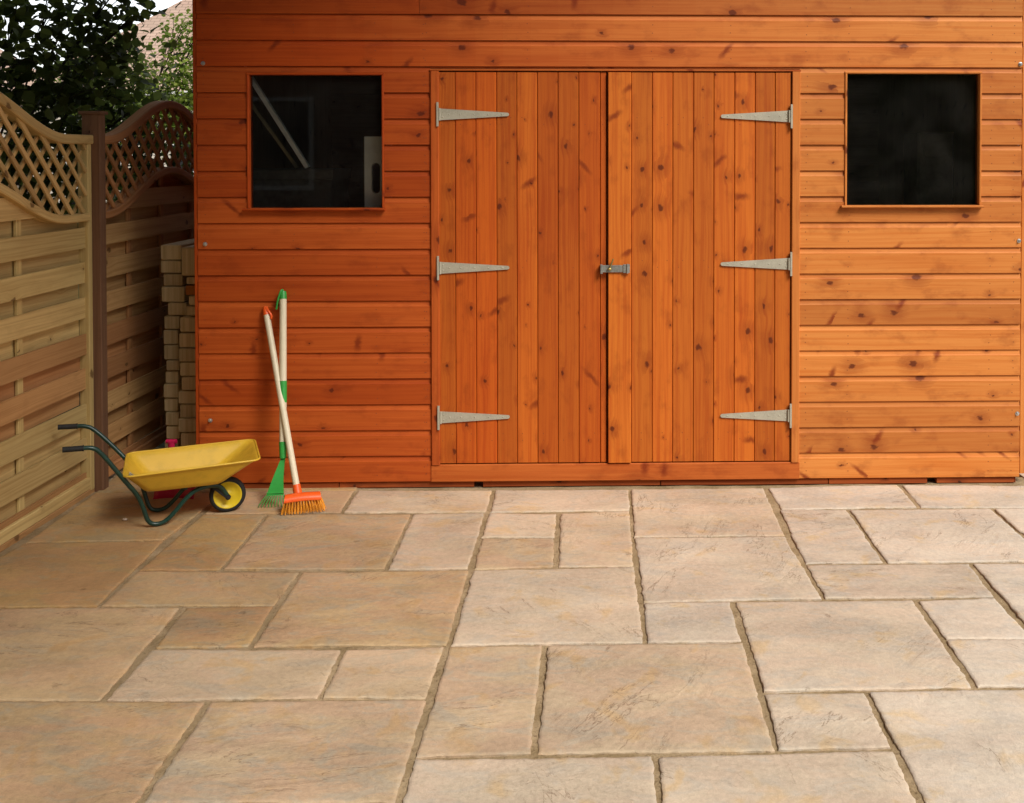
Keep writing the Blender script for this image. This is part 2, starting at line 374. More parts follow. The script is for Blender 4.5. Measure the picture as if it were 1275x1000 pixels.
A, GX, GY, PS = .3, -.55482, 4.40763, .0214150
def G(X, Y):
    return Vector((GX+A*(X*math.cos(PS)+Y*math.sin(PS)), GY-A*(Y*math.cos(PS)-X*math.sin(PS)), 0))
J = {(0,0):(607,638),(0,1):(597,669),(0,2):(586,709),(0,4):(558.5,803.4),(0,5):(534,870),(0,6):(513,944),(2,0):(786,635),(2,1):(788,669),(2,2):(791,705),(2,4):(803.5,800),(2,3):(799,749.5),(4,0):(969,634),(4,1):(980,667),(4,2):(1001,702),(4,3):(1026,745),(5,0):(1056,634),(5,2):(1103,700.5),(7,0):(1235,633),(7,2):(1309,698),(6,0):(1145,631.5),(6,2):(1209,701),(6,3):(1241,743),(3,3):(912,748),(3,4):(927,799),(3,5):(948,861),(3,6):(968,935),(5,3):(1139,747),(5,4):(1174.5,795),(5,5):(1215,855),(4,5):(1080,860),(4,6):(1115,932),(1,4):(680,802),(1,6):(665,939),(2,6):(816,940),(1,0):(695,639),(1,1):(693,669),(1,2):(692,705),(-1,0):(513,639.5),(-1,2):(480,709),(-3,0):(333,640),(-3,2):(276,709),(-4,0):(251,640),(-4,2):(171,710),(-4,1):(206,673),(-4,3):(123,755),(-3,3):(228,755.5),(-3,4):(187,807),(-3,5):(128,873),(-2,2):(375,712),(-2,3):(344,754),(-2,4):(313,805),(-1,4):(428,807),(-1,5):(399,869),(-2,5):(260,872),(-2,0):(425.5,638),
     (-2,-1):(444,610),(0,-1):(615,610),(2,-1):(784.5,609),(4,-1):(953,607),(6,-1):(1120.5,603),(-4,-1):(284,612),(-6,-1):(118,612.6),(-6,1):(30,676),(-2,7):(173,1000),(0,7):(494.5,1000),(2,7):(822,1000),(4,7):(1151,1000)}
def jp(X, Y):
    if (X, Y) in J: return ground(*J[(X, Y)])
    return G(X, Y)
slabs = [(-2,-1,0,0),(0,-1,2,0),(2,-1,4,1),(4,-1,6,0),(6,-1,8,0),(-4,-1,-2,0),(-6,-1,-4,1),(-6,-3,-4,-1),(-4,-3,-2,-1),
 (-4,0,-3,2),(-3,0,-1,2),(-1,0,0,2),(0,0,1,1),(0,1,1,2),(1,0,2,2),(2,1,4,3),(4,0,5,2),(5,0,7,2),(7,0,9,2),(-6,1,-4,3),
 (-4,2,-2,3),(-2,2,0,4),(0,2,2,4),(4,2,6,3),(2,3,3,4),(3,3,5,5),(5,3,6,4),(6,2,8,4),(5,4,7,5),(-3,3,-2,4),(-5,3,-3,5),(-7,3,-5,5),
 (-3,4,-1,5),(-1,4,0,5),(0,4,1,6),(1,4,3,6),(3,5,4,6),(4,5,6,7),(-4,5,-2,7),(-6,5,-4,7),(-2,5,0,7),(0,6,2,8),(2,6,4,8)]
occ = set()
for a0, b0, a1, b1 in slabs:
    for i in range(a0, a1):
        for j in range(b0, b1): occ.add((i, j))
X0, X1, Y0, Y1 = -6, 14, -3, 17
for j in range(Y0, Y1):
    for i in range(X0, X1):
        if (i, j) in occ: continue
        if j < -1 and -4 <= i < 8: continue
        for w, h in R.sample([(2, 2), (2, 1), (1, 2)], 3)+[(1, 1)]:
            cells = [(i+p, j+q) for p in range(w) for q in range(h)]
            if all(c not in occ and c[0] < X1 and c[1] < Y1 for c in cells):
                slabs.append((i, j, i+w, j+h)); occ.update(cells); break
sm = MB()
nz = noise.noise
for si, (a0, b0, a1, b1) in enumerate(slabs):
    c = [jp(a0, b0), jp(a1, b0), jp(a1, b1), jp(a0, b1)]
    vis = si < 43; bid = R.random(); wd = (a1-a0)*A; hd = (b1-b0)*A
    tone = min(1, max(0, (a0+a1)/2*.105+.50+R.uniform(-.2, .2)))  # left slabs darker and browner: light falloff put into their colour
    st = .011 if vis else .06
    n, m = max(4, int(wd/st)), max(4, int(hd/st))
    iv = [R.uniform(.006, .012), R.uniform(.0035, .008), R.uniform(.006, .012), R.uniform(.0035, .008)]   # left, far, right, near
    tz = [R.uniform(-.0015, .0015) for _ in range(4)]
    rows = []
    def pt(fu, fv, dz):
        uu = (iv[0]+(wd-iv[0]-iv[2])*fu)/wd; vv = (iv[1]+(hd-iv[1]-iv[3])*fv)/hd
        p = (c[0]*(1-uu)+c[1]*uu)*(1-vv)+(c[3]*(1-uu)+c[2]*uu)*vv
        z = ((tz[0]*(1-uu)+tz[1]*uu)*(1-vv)+(tz[3]*(1-uu)+tz[2]*uu)*vv)
        q = p*1.0
        k = bid*40
        z += nz(Vector((p.x*5+k, p.y*5, k)))*.0015+nz(Vector((p.x*17+k, p.y*17, k)))*.0008+nz(Vector((p.x*45+k, p.y*45, k)))*.0003
        ed = min(fu*wd, (1-fu)*wd, fv*hd, (1-fv)*hd)
        if ed < .03:
            e = 1-ed/.03
            for ax, s0 in ((0, 11.3), (1, 47.7)):
                w = nz(Vector((p.x*28+s0+k, p.y*28, s0)))*.0042+nz(Vector((p.x*85+s0, p.y*85, k)))*.0030+nz(Vector((p.x*7+s0+k, p.y*7, s0)))*.003
                q[ax] += w*e*e
            z -= .0009*e*e*e*(1+nz(Vector((p.x*40, p.y*40, k+9))))
        q.z = z+dz
        return q
    fus = [0, .0022/wd]+[i/n for i in range(1, n)]+[1-.0022/wd, 1]; fvs = [0, .0022/hd]+[j/m for j in range(1, m)]+[1-.0022/hd, 1]
    for fv in fvs:
        rows.append([pt(fu, fv, -.0022 if (fu in (0, 1) or fv in (0, 1)) else 0) for fu in fus])
    sm.grid(rows[::-1], bid=bid, tone=tone)
    per = rows[0]+[r[-1] for r in rows[1:]]+rows[-1][-2::-1]+[r[0] for r in rows[-2:0:-1]]
    lo = [Vector((p.x, p.y, -.034)) for p in per]
    sm.grid([lo, per], bid=bid, tone=tone, close=True, sm=False)
tag(sm.build('paving', M['slab']), kind='structure')
mo = MB()
mp = []
e = 0
ny, nx = 150, 150
xa, xb, ya, yb = -2.75, 3.0, 1.9, 4.9
for j in range(ny+1):
    r = []
    for i in range(nx+1):
        x = xa+(xb-xa)*i/nx; y = ya+(yb-ya)*j/ny
        r.append(Vector((x, y, -.0070+nz(Vector((x*6, y*6, 3)))*.004+nz(Vector((x*30, y*30, 5)))*.0018)))
    mp.append(r)
mo.grid(mp)
for x0, x1, y0, y1 in ((-2.75, 4.2, -.9, 1.9), (3.0, 4.2, 1.9, 4.9), (-2.75, -1.75, 4.9, 5.4)):
    mo.face([(x0, y0, -.0055), (x1, y0, -.0055), (x1, y1, -.0055), (x0, y1, -.0055)])
tag(mo.build('mortar_bed', M['mortar']), kind='structure')

# ---------------------------------------------------------------- shed
shed = empty('wooden_shed', SO, SROT, 'large orange-stained shiplap shed with double doors and two small square windows', 'shed')
ZB = .026; PITCH = .1151; DEPTH = 2.4; ZTOP = ZB+PITCH*21
dL, dT = fac(536, 85); dR, dB = fac(994.5, 576)
w1 = (fac(307, 92)[0], fac(478, 92)[0], fac(390, 259)[1], fac(390, 90.5)[1])
w2 = (fac(1052, 92)[0], fac(1222.5, 92)[0], fac(1137, 255.5)[1], fac(1137, 89)[1])
railz = fac(760, 577)[1]
opens = [w1, (dL, dR, ZB-.1, dT), w2]
def cut(z0, z1, s):
    for a, b, c, d in opens:
        if a < s < b:
            if c <= z0 and d >= z1: return None
            if d <= z0 or c >= z1: continue
            if c <= z0: return (d, z1)
            if d >= z1: return (z0, c)
    return (z0, z1)
cl = MB()
br = sorted({0., SL}|{x for o in opens for x in o[:2]})
CH = .024
for k in range(21):
    z0 = ZB+k*PITCH; z1 = z0+PITCH-.0012
    if k > 19: z1 = z0+PITCH
    segs = []
    for a, b in zip(br, br[1:]):
        z = cut(z0, z1, (a+b)/2)
        if z is None or z[1]-z[0] < .004: continue
        if segs and abs(segs[-1][1]-a) < 1e-6 and segs[-1][2] == z: segs[-1][1] = b
        else: segs.append([a, b, z])
    if k == 18: segs = [[0., fac(522, 20)[0]-.0008, segs[0][2]], [fac(522, 20)[0]+.0008, SL, segs[0][2]]]
    rb = [R.random() for _ in range(3)]
    for a, b, (za, zb) in segs:
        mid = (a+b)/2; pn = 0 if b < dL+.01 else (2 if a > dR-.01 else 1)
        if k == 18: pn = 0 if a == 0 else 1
        tone = (.0+rb[0]*.2, .5, .82+rb[2]*.18)[pn]  # left panel darker, right paler: light falloff put into the tone
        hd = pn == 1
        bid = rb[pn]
        prof = []
        wv = nz(Vector((k*3.1, 7, 1)))*.001
        def yy(z):
            q = z-z0-(PITCH-CH)
            if q <= 0: return wv
            return wv+.0022+.0062*min(1, (q/CH))**.55
        zs = [za]+[z0+PITCH-CH-.0004, z0+PITCH-CH+.0004]+[z0+PITCH-CH+CH*t for t in (.12, .25, .4, .6, .8)]+[zb]
        zs = sorted({z for z in zs if za <= z <= zb})
        sec = [(.013+wv, za)]+[(wv+.0015 if (z == za and za == z0) else yy(z), z) for z in zs[:1]]+([(wv, za+.0018)] if za == z0 else [])+[(yy(z), z) for z in zs[1:]]+[(.016+wv, zb)]
        ns = max(1, int((b-a)/.12))
        for i in range(len(sec)-1):
            (ya_, zA), (yb_, zB_) = sec[i], sec[i+1]
            for t in range(ns):
                sa = a+(b-a)*t/ns; sb = a+(b-a)*(t+1)/ns
                va, vb = zA-z0, zB_-z0
                if hd: tone = min(1, max(0, (sa+sb)/2/SL*1.25-.18+(rb[0]-.5)*.2))  # right-to-left light falloff painted into the header boards
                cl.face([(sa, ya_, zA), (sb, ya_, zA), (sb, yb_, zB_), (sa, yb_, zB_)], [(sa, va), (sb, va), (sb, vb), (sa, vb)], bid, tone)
        for s_ in (a, b):
            pts = [(s_, y_, z_) for y_, z_ in sec]+[(s_, .017, zb), (s_, .017, za)]
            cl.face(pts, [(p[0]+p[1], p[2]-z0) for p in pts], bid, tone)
        # nail heads at the framing
        for ns_ in (.03, .42, .78, 1.0, dL-.03, dR+.03, dR+.22, dR+.24+.62, SL-.035, 1.45, 2.0, 2.35):
            if a+.01 < ns_ < b-.01:
                for q in (.28, .62):
                    zz = z0+PITCH*q+R.uniform(-.006, .006)
                    if za+.006 < zz < zb-.006: cl.disc((ns_+R.uniform(-.004, .004), wv-.0006, zz), (0, -1, 0), .0022, 8, mi=1)
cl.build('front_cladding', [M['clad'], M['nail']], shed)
# corner strips
cs = MB()
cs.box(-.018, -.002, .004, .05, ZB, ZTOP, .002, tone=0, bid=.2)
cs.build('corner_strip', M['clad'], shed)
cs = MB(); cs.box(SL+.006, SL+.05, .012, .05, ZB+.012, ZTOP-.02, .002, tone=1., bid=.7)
cs.build('corner_strip', M['clad'], shed)
# other walls (boards running front to back), added skins against light leaks, floor, roof
for nm, x0, x1 in (('side_wall', -.0015, -.014), ('side_wall', SL+.003, SL+.016)):
    w = MB()
    for k in range(21):
        z0 = ZB+k*PITCH
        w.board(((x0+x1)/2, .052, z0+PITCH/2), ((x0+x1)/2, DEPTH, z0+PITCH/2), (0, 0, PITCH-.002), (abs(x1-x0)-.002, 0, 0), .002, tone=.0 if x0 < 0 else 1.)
    w.build(nm, M['clad'], shed)
    xi = .0015 if x0 < 0 else SL-.0015
    w = MB(); w.box(xi-.0035, xi+.0035, .052, DEPTH, ZB, ZTOP, .0005); w.build('light_seal', M['inside'], shed)  # added skin that stops light leaking between the side boards
w = MB()
for k in range(21): w.board((0, DEPTH+.008, ZB+(k+.5)*PITCH), (SL, DEPTH+.008, ZB+(k+.5)*PITCH), (0, 0, PITCH-.0005), (0, .014, 0), .001)
w.box(-.01, SL+.01, DEPTH+.0165, DEPTH+.03, ZB, ZTOP, .001)
w.build('back_wall', M['inside'], shed)
w = MB(); w.box(.02, SL-.02, .04, DEPTH-.002, ZB+.01, ZB+.03, .001)
w.build('floor_boards', M['inside'], shed)
w = MB()
zt = ZTOP+.012
for y0, y1, z0, z1 in ((-.035, DEPTH+.08, zt+.02, zt-.0),):
    a = Vector((-.06, y0, z0)); b = Vector((SL+.06, y0, z0)); c2 = Vector((SL+.06, y1, z0+.0)); d2 = Vector((-.06, y1, z0+.0))
    up = Vector((0, 0, .03))
    mid = (y0+y1)/2; rz = .32
    for (p, q, zA, zB_) in ((y0, mid, z0, z0+rz), (mid, y1, z0+rz, z0)):
        P4 = [(-.06, p, zA), (SL+.06, p, zA), (SL+.06, q, zB_), (-.06, q, zB_)]
        w.face([(x, y, z+.03) for x, y, z in P4]); w.face(P4[::-1])
        for i in range(4):
            u1, u2 = P4[i], P4[(i+1) % 4]
            w.face([u1, u2, (u2[0], u2[1], u2[2]+.03), (u1[0], u1[1], u1[2]+.03)])
w.build('roof', M['felt'], shed)
# gable infills
w = MB()
for x in (-.008, SL+.008):
    w = MB(); w.prism((x-.006, 0, 0), (x+.006, 0, 0), [(0, .03, ZTOP-.0005), (0, DEPTH, ZTOP-.0005), (0, DEPTH/2, ZTOP+.30)], tone=.5)
    w.build('gable', M['clad'], shed)
# framing seen from inside
for s_ in (.06, (w1[1]+dL)/2+.02, (dR+w2[0])/2+.02, SL-.06):
    w = MB(); w.box(s_-.02, s_+.02, .018, .058, ZB+.03, ZTOP-.01, .001); w.build('stud', M['inside'], shed)
# base bearers under the front
x = .004
while x < SL-.01:
    L = R.uniform(.35, .8); x2 = min(SL-.014, x+L)
    if not (x2 < SL-.02 and R.random() < .25) or x == .004:
        w = MB(); w.box(x, x2-.003, .010+R.uniform(0, .004), .06, -.003, ZB-.003+R.uniform(-.002, 0), .0015); w.build('base_bearer', M['base'], shed)
    x = x2+(R.uniform(.02, .05) if R.random() < .3 else .001)
w = MB(); w.box(0.0, SL-.0, .062, .10, -.004, ZB-.001, .001)
w.build('floor_bearer', M['inside'], shed)

# door frame
df = MB()
sw = .036; zt_ = dT
df.box(dL, dL+sw, -.010, .045, railz+.0005, zt_-.012, .003, tone=.2, bid=.81)
df.box(dR-sw, dR, -.010, .045, railz+.0005, zt_-.012, .003, tone=.8, bid=.55)
df.box(dL-.003, dR+.003, -.004, .045, zt_-.0115, zt_-.003, .002, tone=.4, bid=.3)
df.build('door_frame', M['clad'], shed)
sl = MB()
sl.box(dL-.002, dR+.002, -.0045, .05, ZB-.001, railz, .0025, tone=.35, bid=.62)
sl.build('door_sill', M['clad'], shed)
# doors
def lines(v, py=330): return [fac(x, py)[0] for x in v]
dz0, dz1 = railz+.006, zt_-.017
LB = lines([545.8, 567, 592.7, 618.5, 643.6, 669.2, 694.8, 720.6, 747.3, 755.2])
RB = lines([756.8, 786, 812, 837.4, 863.2, 888.5, 914.3, 939.8, 964.6, 984.4])
def vb(mb, a, b, y0, t, bid, tone):
    ch = .0030; g_ = .0006; a += g_; b -= g_
    mb.prism((0, 0, dz0), (0, 0, dz1), [(a, y0+t, 0), (a, y0+ch*1.2, 0), (a+ch, y0, 0), (b-ch, y0, 0), (b, y0+ch*1.2, 0), (b, y0+t, 0)], bid, tone)
def hinge(parent, s_edge, z, dirn, name='hinge'):
    h = MB(); y0 = -.0045
    # knuckle and edge plate
    h.box(s_edge-.0045*1, s_edge+.0045, y0-.013, y0-.0015, z-.053, z+.053, .001)
    h.tube([(s_edge+dirn*.009, y0-.006, z-.027), (s_edge+dirn*.009, y0-.006, z+.027)], .0045, 12)
    x0 = s_edge+dirn*.0065; L = .307
    pts = [(x0, z-.026), (x0+dirn*L*.985, z-.0075), (x0+dirn*L, z-.003), (x0+dirn*L, z+.003), (x0+dirn*L*.985, z+.0075), (x0, z+.026)]
    if dirn < 0: pts = pts[::-1]
    h.prism((0, y0+.0035, 0), (0, y0-.001, 0), [(p[0], 0, p[1]) for p in pts][::-1])
    for t in (.05, .14, .30, .50, .70, .90):
        for q in ((-.012, .012) if t < .1 else (0,)):
            h.disc((x0+dirn*L*t, y0-.0011, z+q), (0, -1, 0), .0038, 10, dome=.0014)
    return h.build(name, M['galv'], parent)
for nm, BL, dirn, base_t in (('door', LB, 1, .15), ('door', RB, -1, .75)):
    d = MB()
    for i in range(9):
        a, b = BL[i], BL[i+1]; y0 = .001+R.uniform(-.0006, .0006)
        if dirn == -1 and i == 0: y0 = -.013
        if dirn == 1 and i == 8: y0 = .004
        bid = R.random()
        vb(d, a, b, y0, .014 if y0 > -.01 else .030, bid, min(1, max(0, base_t+R.uniform(-.3, .5)+(.3 if (dirn == -1 and i == 0) else 0))))
        if dirn == 1 or i > 0:
            for zz in (dz0+.10, dz0+.13, dz0+.87, dz0+.9, dz1-.23, dz1-.20):
                if R.random() < .8: d.disc(((a+b)/2+R.choice((-.02, .02, 0))+R.uniform(-.003, .003), y0-.0005, zz), (0, -1, 0), .0019, 8, mi=1)
    do = d.build(nm, [M['door'], M['nail']], shed)
    do['label'] = 'left door leaf with three strap hinges' if dirn == 1 else 'right door leaf carrying the hasp on its wide closing board'
    for zz in (dz0+.12, dz0+.88, dz1-.22):
        lg = MB(); lg.box(BL[0]+.03, BL[-1]-.03, .0185 if dirn == 1 else .0185, .04, zz-.05, zz+.05, .002)
        lg.build('ledge', M['inside'], do)
    for py in ((142.5, 333.5, 519.5) if dirn == 1 else (145, 328.5, 517)):
        ed = LB[0] if dirn == 1 else RB[-1]
        zc = fac(546 if dirn == 1 else 985, py)[1]
        hinge(do, ed, zc, dirn)
    if dirn == -1:
        # hasp closed over a staple with a brass peg in it
        h = MB(); s0, z0 = fac(748.5, 339.5); s1, z1 = fac(784, 328); y = -.0175
        h.box(s0, s1-.012, y-.0035, y, z0+.003, z1-.006, .001); h.box(s1-.03, s1, y-.0075, y-.0036, z0+.001, z1-.002, .0015)
        h.box(s0-.004, s0+.006, y-.012, y+.018, z0-.002, z1-.004, .002)
        h.tube([(s1-.011, y-.009, z0-.001), (s1-.011, y-.009, z1)], .0042, 12)
        h.build('hasp', M['hasp'], do)
        h = MB(); sa, za = fac(759, 334); sb, zb_ = fac(763.5, 321.5)
        h.tube([(sa-.002, y-.014, za-.004), (sa, y-.012, za), (sb, y-.014, zb_)], .0035, 10)
        h.tube([(sa-.007, y-.004, za-.001), (sa-.007, y-.016, za-.001), (sa+.007, y-.016, za-.001), (sa+.007, y-.004, za-.001)], .003, 10, smooth=2)
        h.disc((sa, y-.019, za-.001), (0, -1, 0), .006, 12, dome=.003)
        h.build('peg', M['brass'], do)
# windows
for wi, (a, b, c, d) in enumerate((w1, w2)):
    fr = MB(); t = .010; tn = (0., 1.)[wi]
    fr.box(a+.0005, a+t, -.006, .05, c, d-t, .002, tone=tn, bid=.9)
    fr.box(b-t, b-.0005, -.006, .05, c, d-t, .002, tone=tn, bid=.4)
    fr.box(a+.0005, b-.0005, -.006, .05, d-t, d-.0005, .002, tone=tn, bid=.6)
    wo = fr.build('window', M['clad'], shed)
    s_ = MB(); s_.box(a-.016, b+.004, -.026, .05, c-.011, c-.0008, .003, tone=tn, bid=.35)
    s_.build('sill', M['clad'], wo)
    gl = MB(); gl.face([(a+t, .022, c), (b-t, .022, c), (b-t, .022, d-t), (a+t, .022, d-t)])
    gl.build('pane', M['glass'], wo)
# coach bolts
bolts = [(253, 79), (255.5, 304), (262, 523.5), (1271, 80), (1270.5, 300), (1266.5, 515)]
for p in bolts:
    s_, z = fac(*p); b_ = MB(); y = -.0022
    s_ = min(s_, SL-.010) if s_ > 1 else s_
    b_.disc((s_, y, z), (0, -1, 0), .0095, 14, dome=.0012); b_.tube([(s_, y-.001, z), (s_, y-.0065, z)], .0052, 6); b_.tube([(s_, y-.0066, z), (s_, y-.010, z)], .003, 10)
    b_.build('bolt', M['bolt'], shed)

# things inside the shed, seen through the panes
def shed_thing(mb, name, mat, label, cat):
    o = mb.build(name, mat); o.location = SO; o.rotation_euler = (0, 0, SROT); return tag(o, label, cat)
def inw(px, py, y):      # local point at depth y inside the shed on the sight line of a pixel
    d = ray(px, py); o = Vector((0, 0, H0)); t = ((SO-o).dot(EY)+y)/d.dot(EY); p = o+d*t-SO
    return Vector((p.dot(EX), y, p.z))
a = inw(313, 98, .10); b = inw(384, 210, .27)
dd = (b-a).normalized(); lad = MB()
lad.board(a-dd*.06, b-dd*.006, dd.cross(Vector((0, 1, 0)))*.022, Vector((0, .03, 0)), .002)
lad = shed_thing(lad, 'metal_rail', M['alu'], 'pale metal rail leaning diagonally behind the left window pane', 'rail')
a = inw(309, 124, .20); b = inw(371, 210, .34); dd = (b-a).normalized(); q = MB()
q.board(a-dd*.10, b-dd*.006, dd.cross(Vector((0, 1, 0)))*.016, Vector((0, .02, 0)), .002)
shed_thing(q, 'timber_batten', M['endgrain'], 'dim brown batten leaning parallel below the pale rail inside the left window', 'batten')
a = inw(311, 211, .24); b = inw(412, 211, .24); q = MB()
q.box(a.x-.10, b.x, .24, .60, ZB+.031, a.z, .006)
q.box(a.x-.11, b.x+.01, .232, .61, a.z-.05, a.z+.001, .006)
shed_thing(q, 'storage_box', M['dkbox'], 'dark lidded box in the shadows behind the lower left window', 'box')
# white panel with oblong slot
a = inw(453.5, 170, .12); b = inw(480, 300, .12); q = MB()
xa_, xb_, z1_ = a.x, a.x+.12, a.z
slx = inw(468, 222, .12).x; szt = inw(468, 203, .12).z; szb = inw(468, 241, .12).z; hw_ = .019
ring = []; K = 10
cz1, cz0 = szt-hw_, szb+hw_
for i in range(K+1): ang = math.pi*i/K; ring.append((slx+hw_*math.cos(ang), cz1+hw_*math.sin(ang)))
for i in range(K+1): ang = math.pi+math.pi*i/K; ring.append((slx+hw_*math.cos(ang), cz0+hw_*math.sin(ang)))
zb_ = ZB+.032
outer = []
for x, z in ring:
    dx, dz_ = x-slx, z-(cz1+cz0)/2
    outer.append((xb_ if dx > 0 else xa_, min(z1_, max((szb-.05), (cz1+cz0)/2+dz_*1.7))))
outer[0] = (xb_, outer[0][1])
n_ = len(ring)
for i in range(n_):
    j = (i+1) % n_
    for y_ in (.12, .15):
        pts = [(ring[i][0], y_, ring[i][1]), (ring[j][0], y_, ring[j][1]), (outer[j][0], y_, outer[j][1]), (outer[i][0], y_, outer[i][1])]
        q.face(pts)
    q.face([(ring[i][0], .12, ring[i][1]), (ring[j][0], .12, ring[j][1]), (ring[j][0], .15, ring[j][1]), (ring[i][0], .15, ring[i][1])])
zo = [o[1] for o in outer]; q.box(xa_, xb_, .1202, .1498, max(zo)-.0005, max(z1_, max(zo)+.001), .001); q.box(xa_, xb_, .1202, .1498, zb_, min(zo)+.0005, .001)
shed_thing(q, 'plastic_panel', M['white'], 'white panel with a dark oblong slot standing at the right of the left window', 'panel')
a = inw(1143, 165, .45); b = inw(1188, 258, .45); q = MB()
q.box(a.x, b.x, .45, .7, ZB+.031, a.z, .01); q.box(a.x+.03, b.x-.03, .443, .4495, a.z-.12, a.z-.05, .002)
shed_thing(q, 'cardboard_box', M['dkbox'], 'dim tall box behind the right window pane', 'box')

# ---------------------------------------------------------------- barrow
WB = ground(283.5, 636.5); u_ = (ground(283.5, 636.5)-(ground(197, 655.6)+ground(197, 638.6))/2); BR = math.atan2(u_.y, u_.x)
barrow = empty('wheelbarrow', WB, BR, 'small yellow wheelbarrow with dark green tubular frame standing by the fence', 'wheelbarrow')
def rr(u0, u1, hw0, hw1, z0, z1, r, seg=7):
    out = []
    for cx, cy, a0 in ((u1-r, hw1-r, 0), (u0+r, hw0-r, 90), (u0+r, -(hw0-r), 180), (u1-r, -(hw1-r), 270)):
        for i in range(seg+1):
            an = rad(a0+90*i/seg); x = cx+r*math.cos(an); y = cy+r*math.sin(an)
            out.append(Vector((x, y, z0+(z1-z0)*(x-u0)/(u1-u0))))
    return out
L0 = rr(-.385, .118, .180, .168, .236, .246, .032); L1 = rr(-.378, .106, .174, .162, .232, .242, .032)
L3 = rr(-.315, -.020, .115, .115, .152, .152, .04)
loops = [L0, L1]
for t in (.2, .4, .6, .8): loops.append([a.lerp(b, t) for a, b in zip(L1, L3)])
loops += [L3, [p.lerp(Vector((-.17, 0, .148)), .12)-Vector((0, 0, .004)) for p in L3], [p.lerp(Vector((-.17, 0, .148)), .5)-Vector((0, 0, .005)) for p in L3], [Vector((-.17, 0, .147)) for p in L3]]
t = MB(); t.grid(loops, close=True)
tr = t.build('tray', M['yellow'], barrow)
m_ = tr.modifiers.new('thick', 'SOLIDIFY'); m_.thickness = .003; m_.offset = 0
t = MB(); t.tube(L0, .0042, 10, closed=True); t.build('rim', M['yellow'], tr)
t = MB()
sp = [(-.335, -.14, .190), (-.318, -.135, .178), (-.27, -.142, .183), (-.268, -.155, .20)]
for k in range(3):
    o = k*.018
    t.face([Vector((-.330+o, -.124-o*.6, .186-.0-o*.1))+Vector((0, .0, .0)) for _ in range(1)]+[Vector((-.318+o, -.128-o*.6, .180)), Vector((-.322+o, -.150-o*.6, .200)), Vector((-.338+o, -.146, .204))])
# sticker inside the rear wall of the tray, on its slope
t = MB()
def rear(v, k): # point on the rear wall: k 0 bottom .. 1 top
    return Vector((-.311-(.378-.315)*k+.004, v*(1+.4*k), .155+.075*k))
for (va, vb_, ka, kb, mi) in ((-.078, -.038, .55, .93, 0), (-.074, -.067, .58, .97, 1), (-.052, -.047, .55, .90, 1), (-.064, -.061, .6, .8, 1)):
    t.face([rear(va, ka), rear(vb_, ka), rear(vb_-.01, kb), rear(va-.01, kb)] if mi == 0 else [p+Vector((.001, 0, .0005)) for p in (rear(va, ka), rear(vb_, ka), rear(vb_-.012, kb), rear(va-.012, kb))], mi=mi)
t.build('sticker', [M['sticker'], M['green']], tr)
for sgn in (-1, 1):
    t = MB()
    gx = 0 if sgn > 0 else .05
    path = [(-.575+gx, sgn*.187, .366), (-.545+gx, sgn*.186, .366), (-.505+gx*.8, sgn*.183, .350), (-.374, sgn*.152, .206), (-.337, sgn*.120, .146), (-.318, sgn*.100, .09), (-.300, sgn*.092, .020), (-.265, sgn*.09, .0085), (-.225, sgn*.088, .022), (-.145, sgn*.082, .118), (-.09, sgn*.075, .136), (-.03, sgn*.050, .128), (.0, sgn*.034, .071)]
    t.tube(path, .0088, 12, smooth=2)
    t.build('frame', M['green'], barrow)
    t = MB(); t.tube([(-.640+gx, sgn*.190, .368), (-.63+gx, sgn*.190, .368), (-.572+gx, sgn*.187, .366)], .0108, 14)
    t.tube([(-.572+gx, sgn*.187, .366), (-.568+gx, sgn*.187, .366)], .0122, 14)
    t.build('grip', M['black'], barrow)
t = MB(); t.tube([(-.16, -.085, .139), (-.16, .085, .139)], .007, 10); t.tube([(-.05, -.062, .135), (-.05, .062, .135)], .007, 10)
t.build('crossbar', M['green'], barrow)
# wheel
wh = MB(); rows = []
WRr = .0715; hub = .071
for i in range(41):
    an = 2*math.pi*i/40; c_, s_ = math.cos(an), math.sin(an); r = []
    for (rr_, yy_) in ((.056, -.016), (.060, -.0175), (.067, -.015), (.0715, -.008), (.0715, .008), (.067, .015), (.060, .0175), (.056, .016)):
        r.append(Vector((rr_*c_, yy_, hub+rr_*s_)))
    rows.append(r)
wh.grid(rows); wo = wh.build('wheel', M['black'], barrow)
ri = MB(); rows = []
for i in range(41):
    an = 2*math.pi*i/40; c_, s_ = math.cos(an), math.sin(an); r = []
    for (rr_, yy_) in ((.0, -.013), (.012, -.013), (.016, -.009), (.030, -.008), (.046, -.010), (.052, -.015), (.0575, -.0155), (.0575, .0155), (.052, .015), (.046, .010), (.030, .008), (.016, .009), (0., .013)):
        r.append(Vector((rr_*c_, yy_, hub+rr_*s_)))
    rows.append(r)
ri.grid(rows); ri.build('rim', M['rimyellow'], wo)
t = MB(); t.tube([(0, -.052, hub), (0, .052, hub)], .006, 10); t.tube([(0, -.046, hub), (0, -.036, hub)], .011, 12); t.tube([(0, .036, hub), (0, .046, hub)], .011, 12)
t.build('axle', M['black'], wo)
for sgn in (-1, 1):
    t = MB(); t.board((-.075, sgn*.043, .140), (.006, sgn*.040, .066), (.018*.67, 0, .018*.74), (0, .005, 0), .001); t.build('axle_bracket', M['black'], barrow)

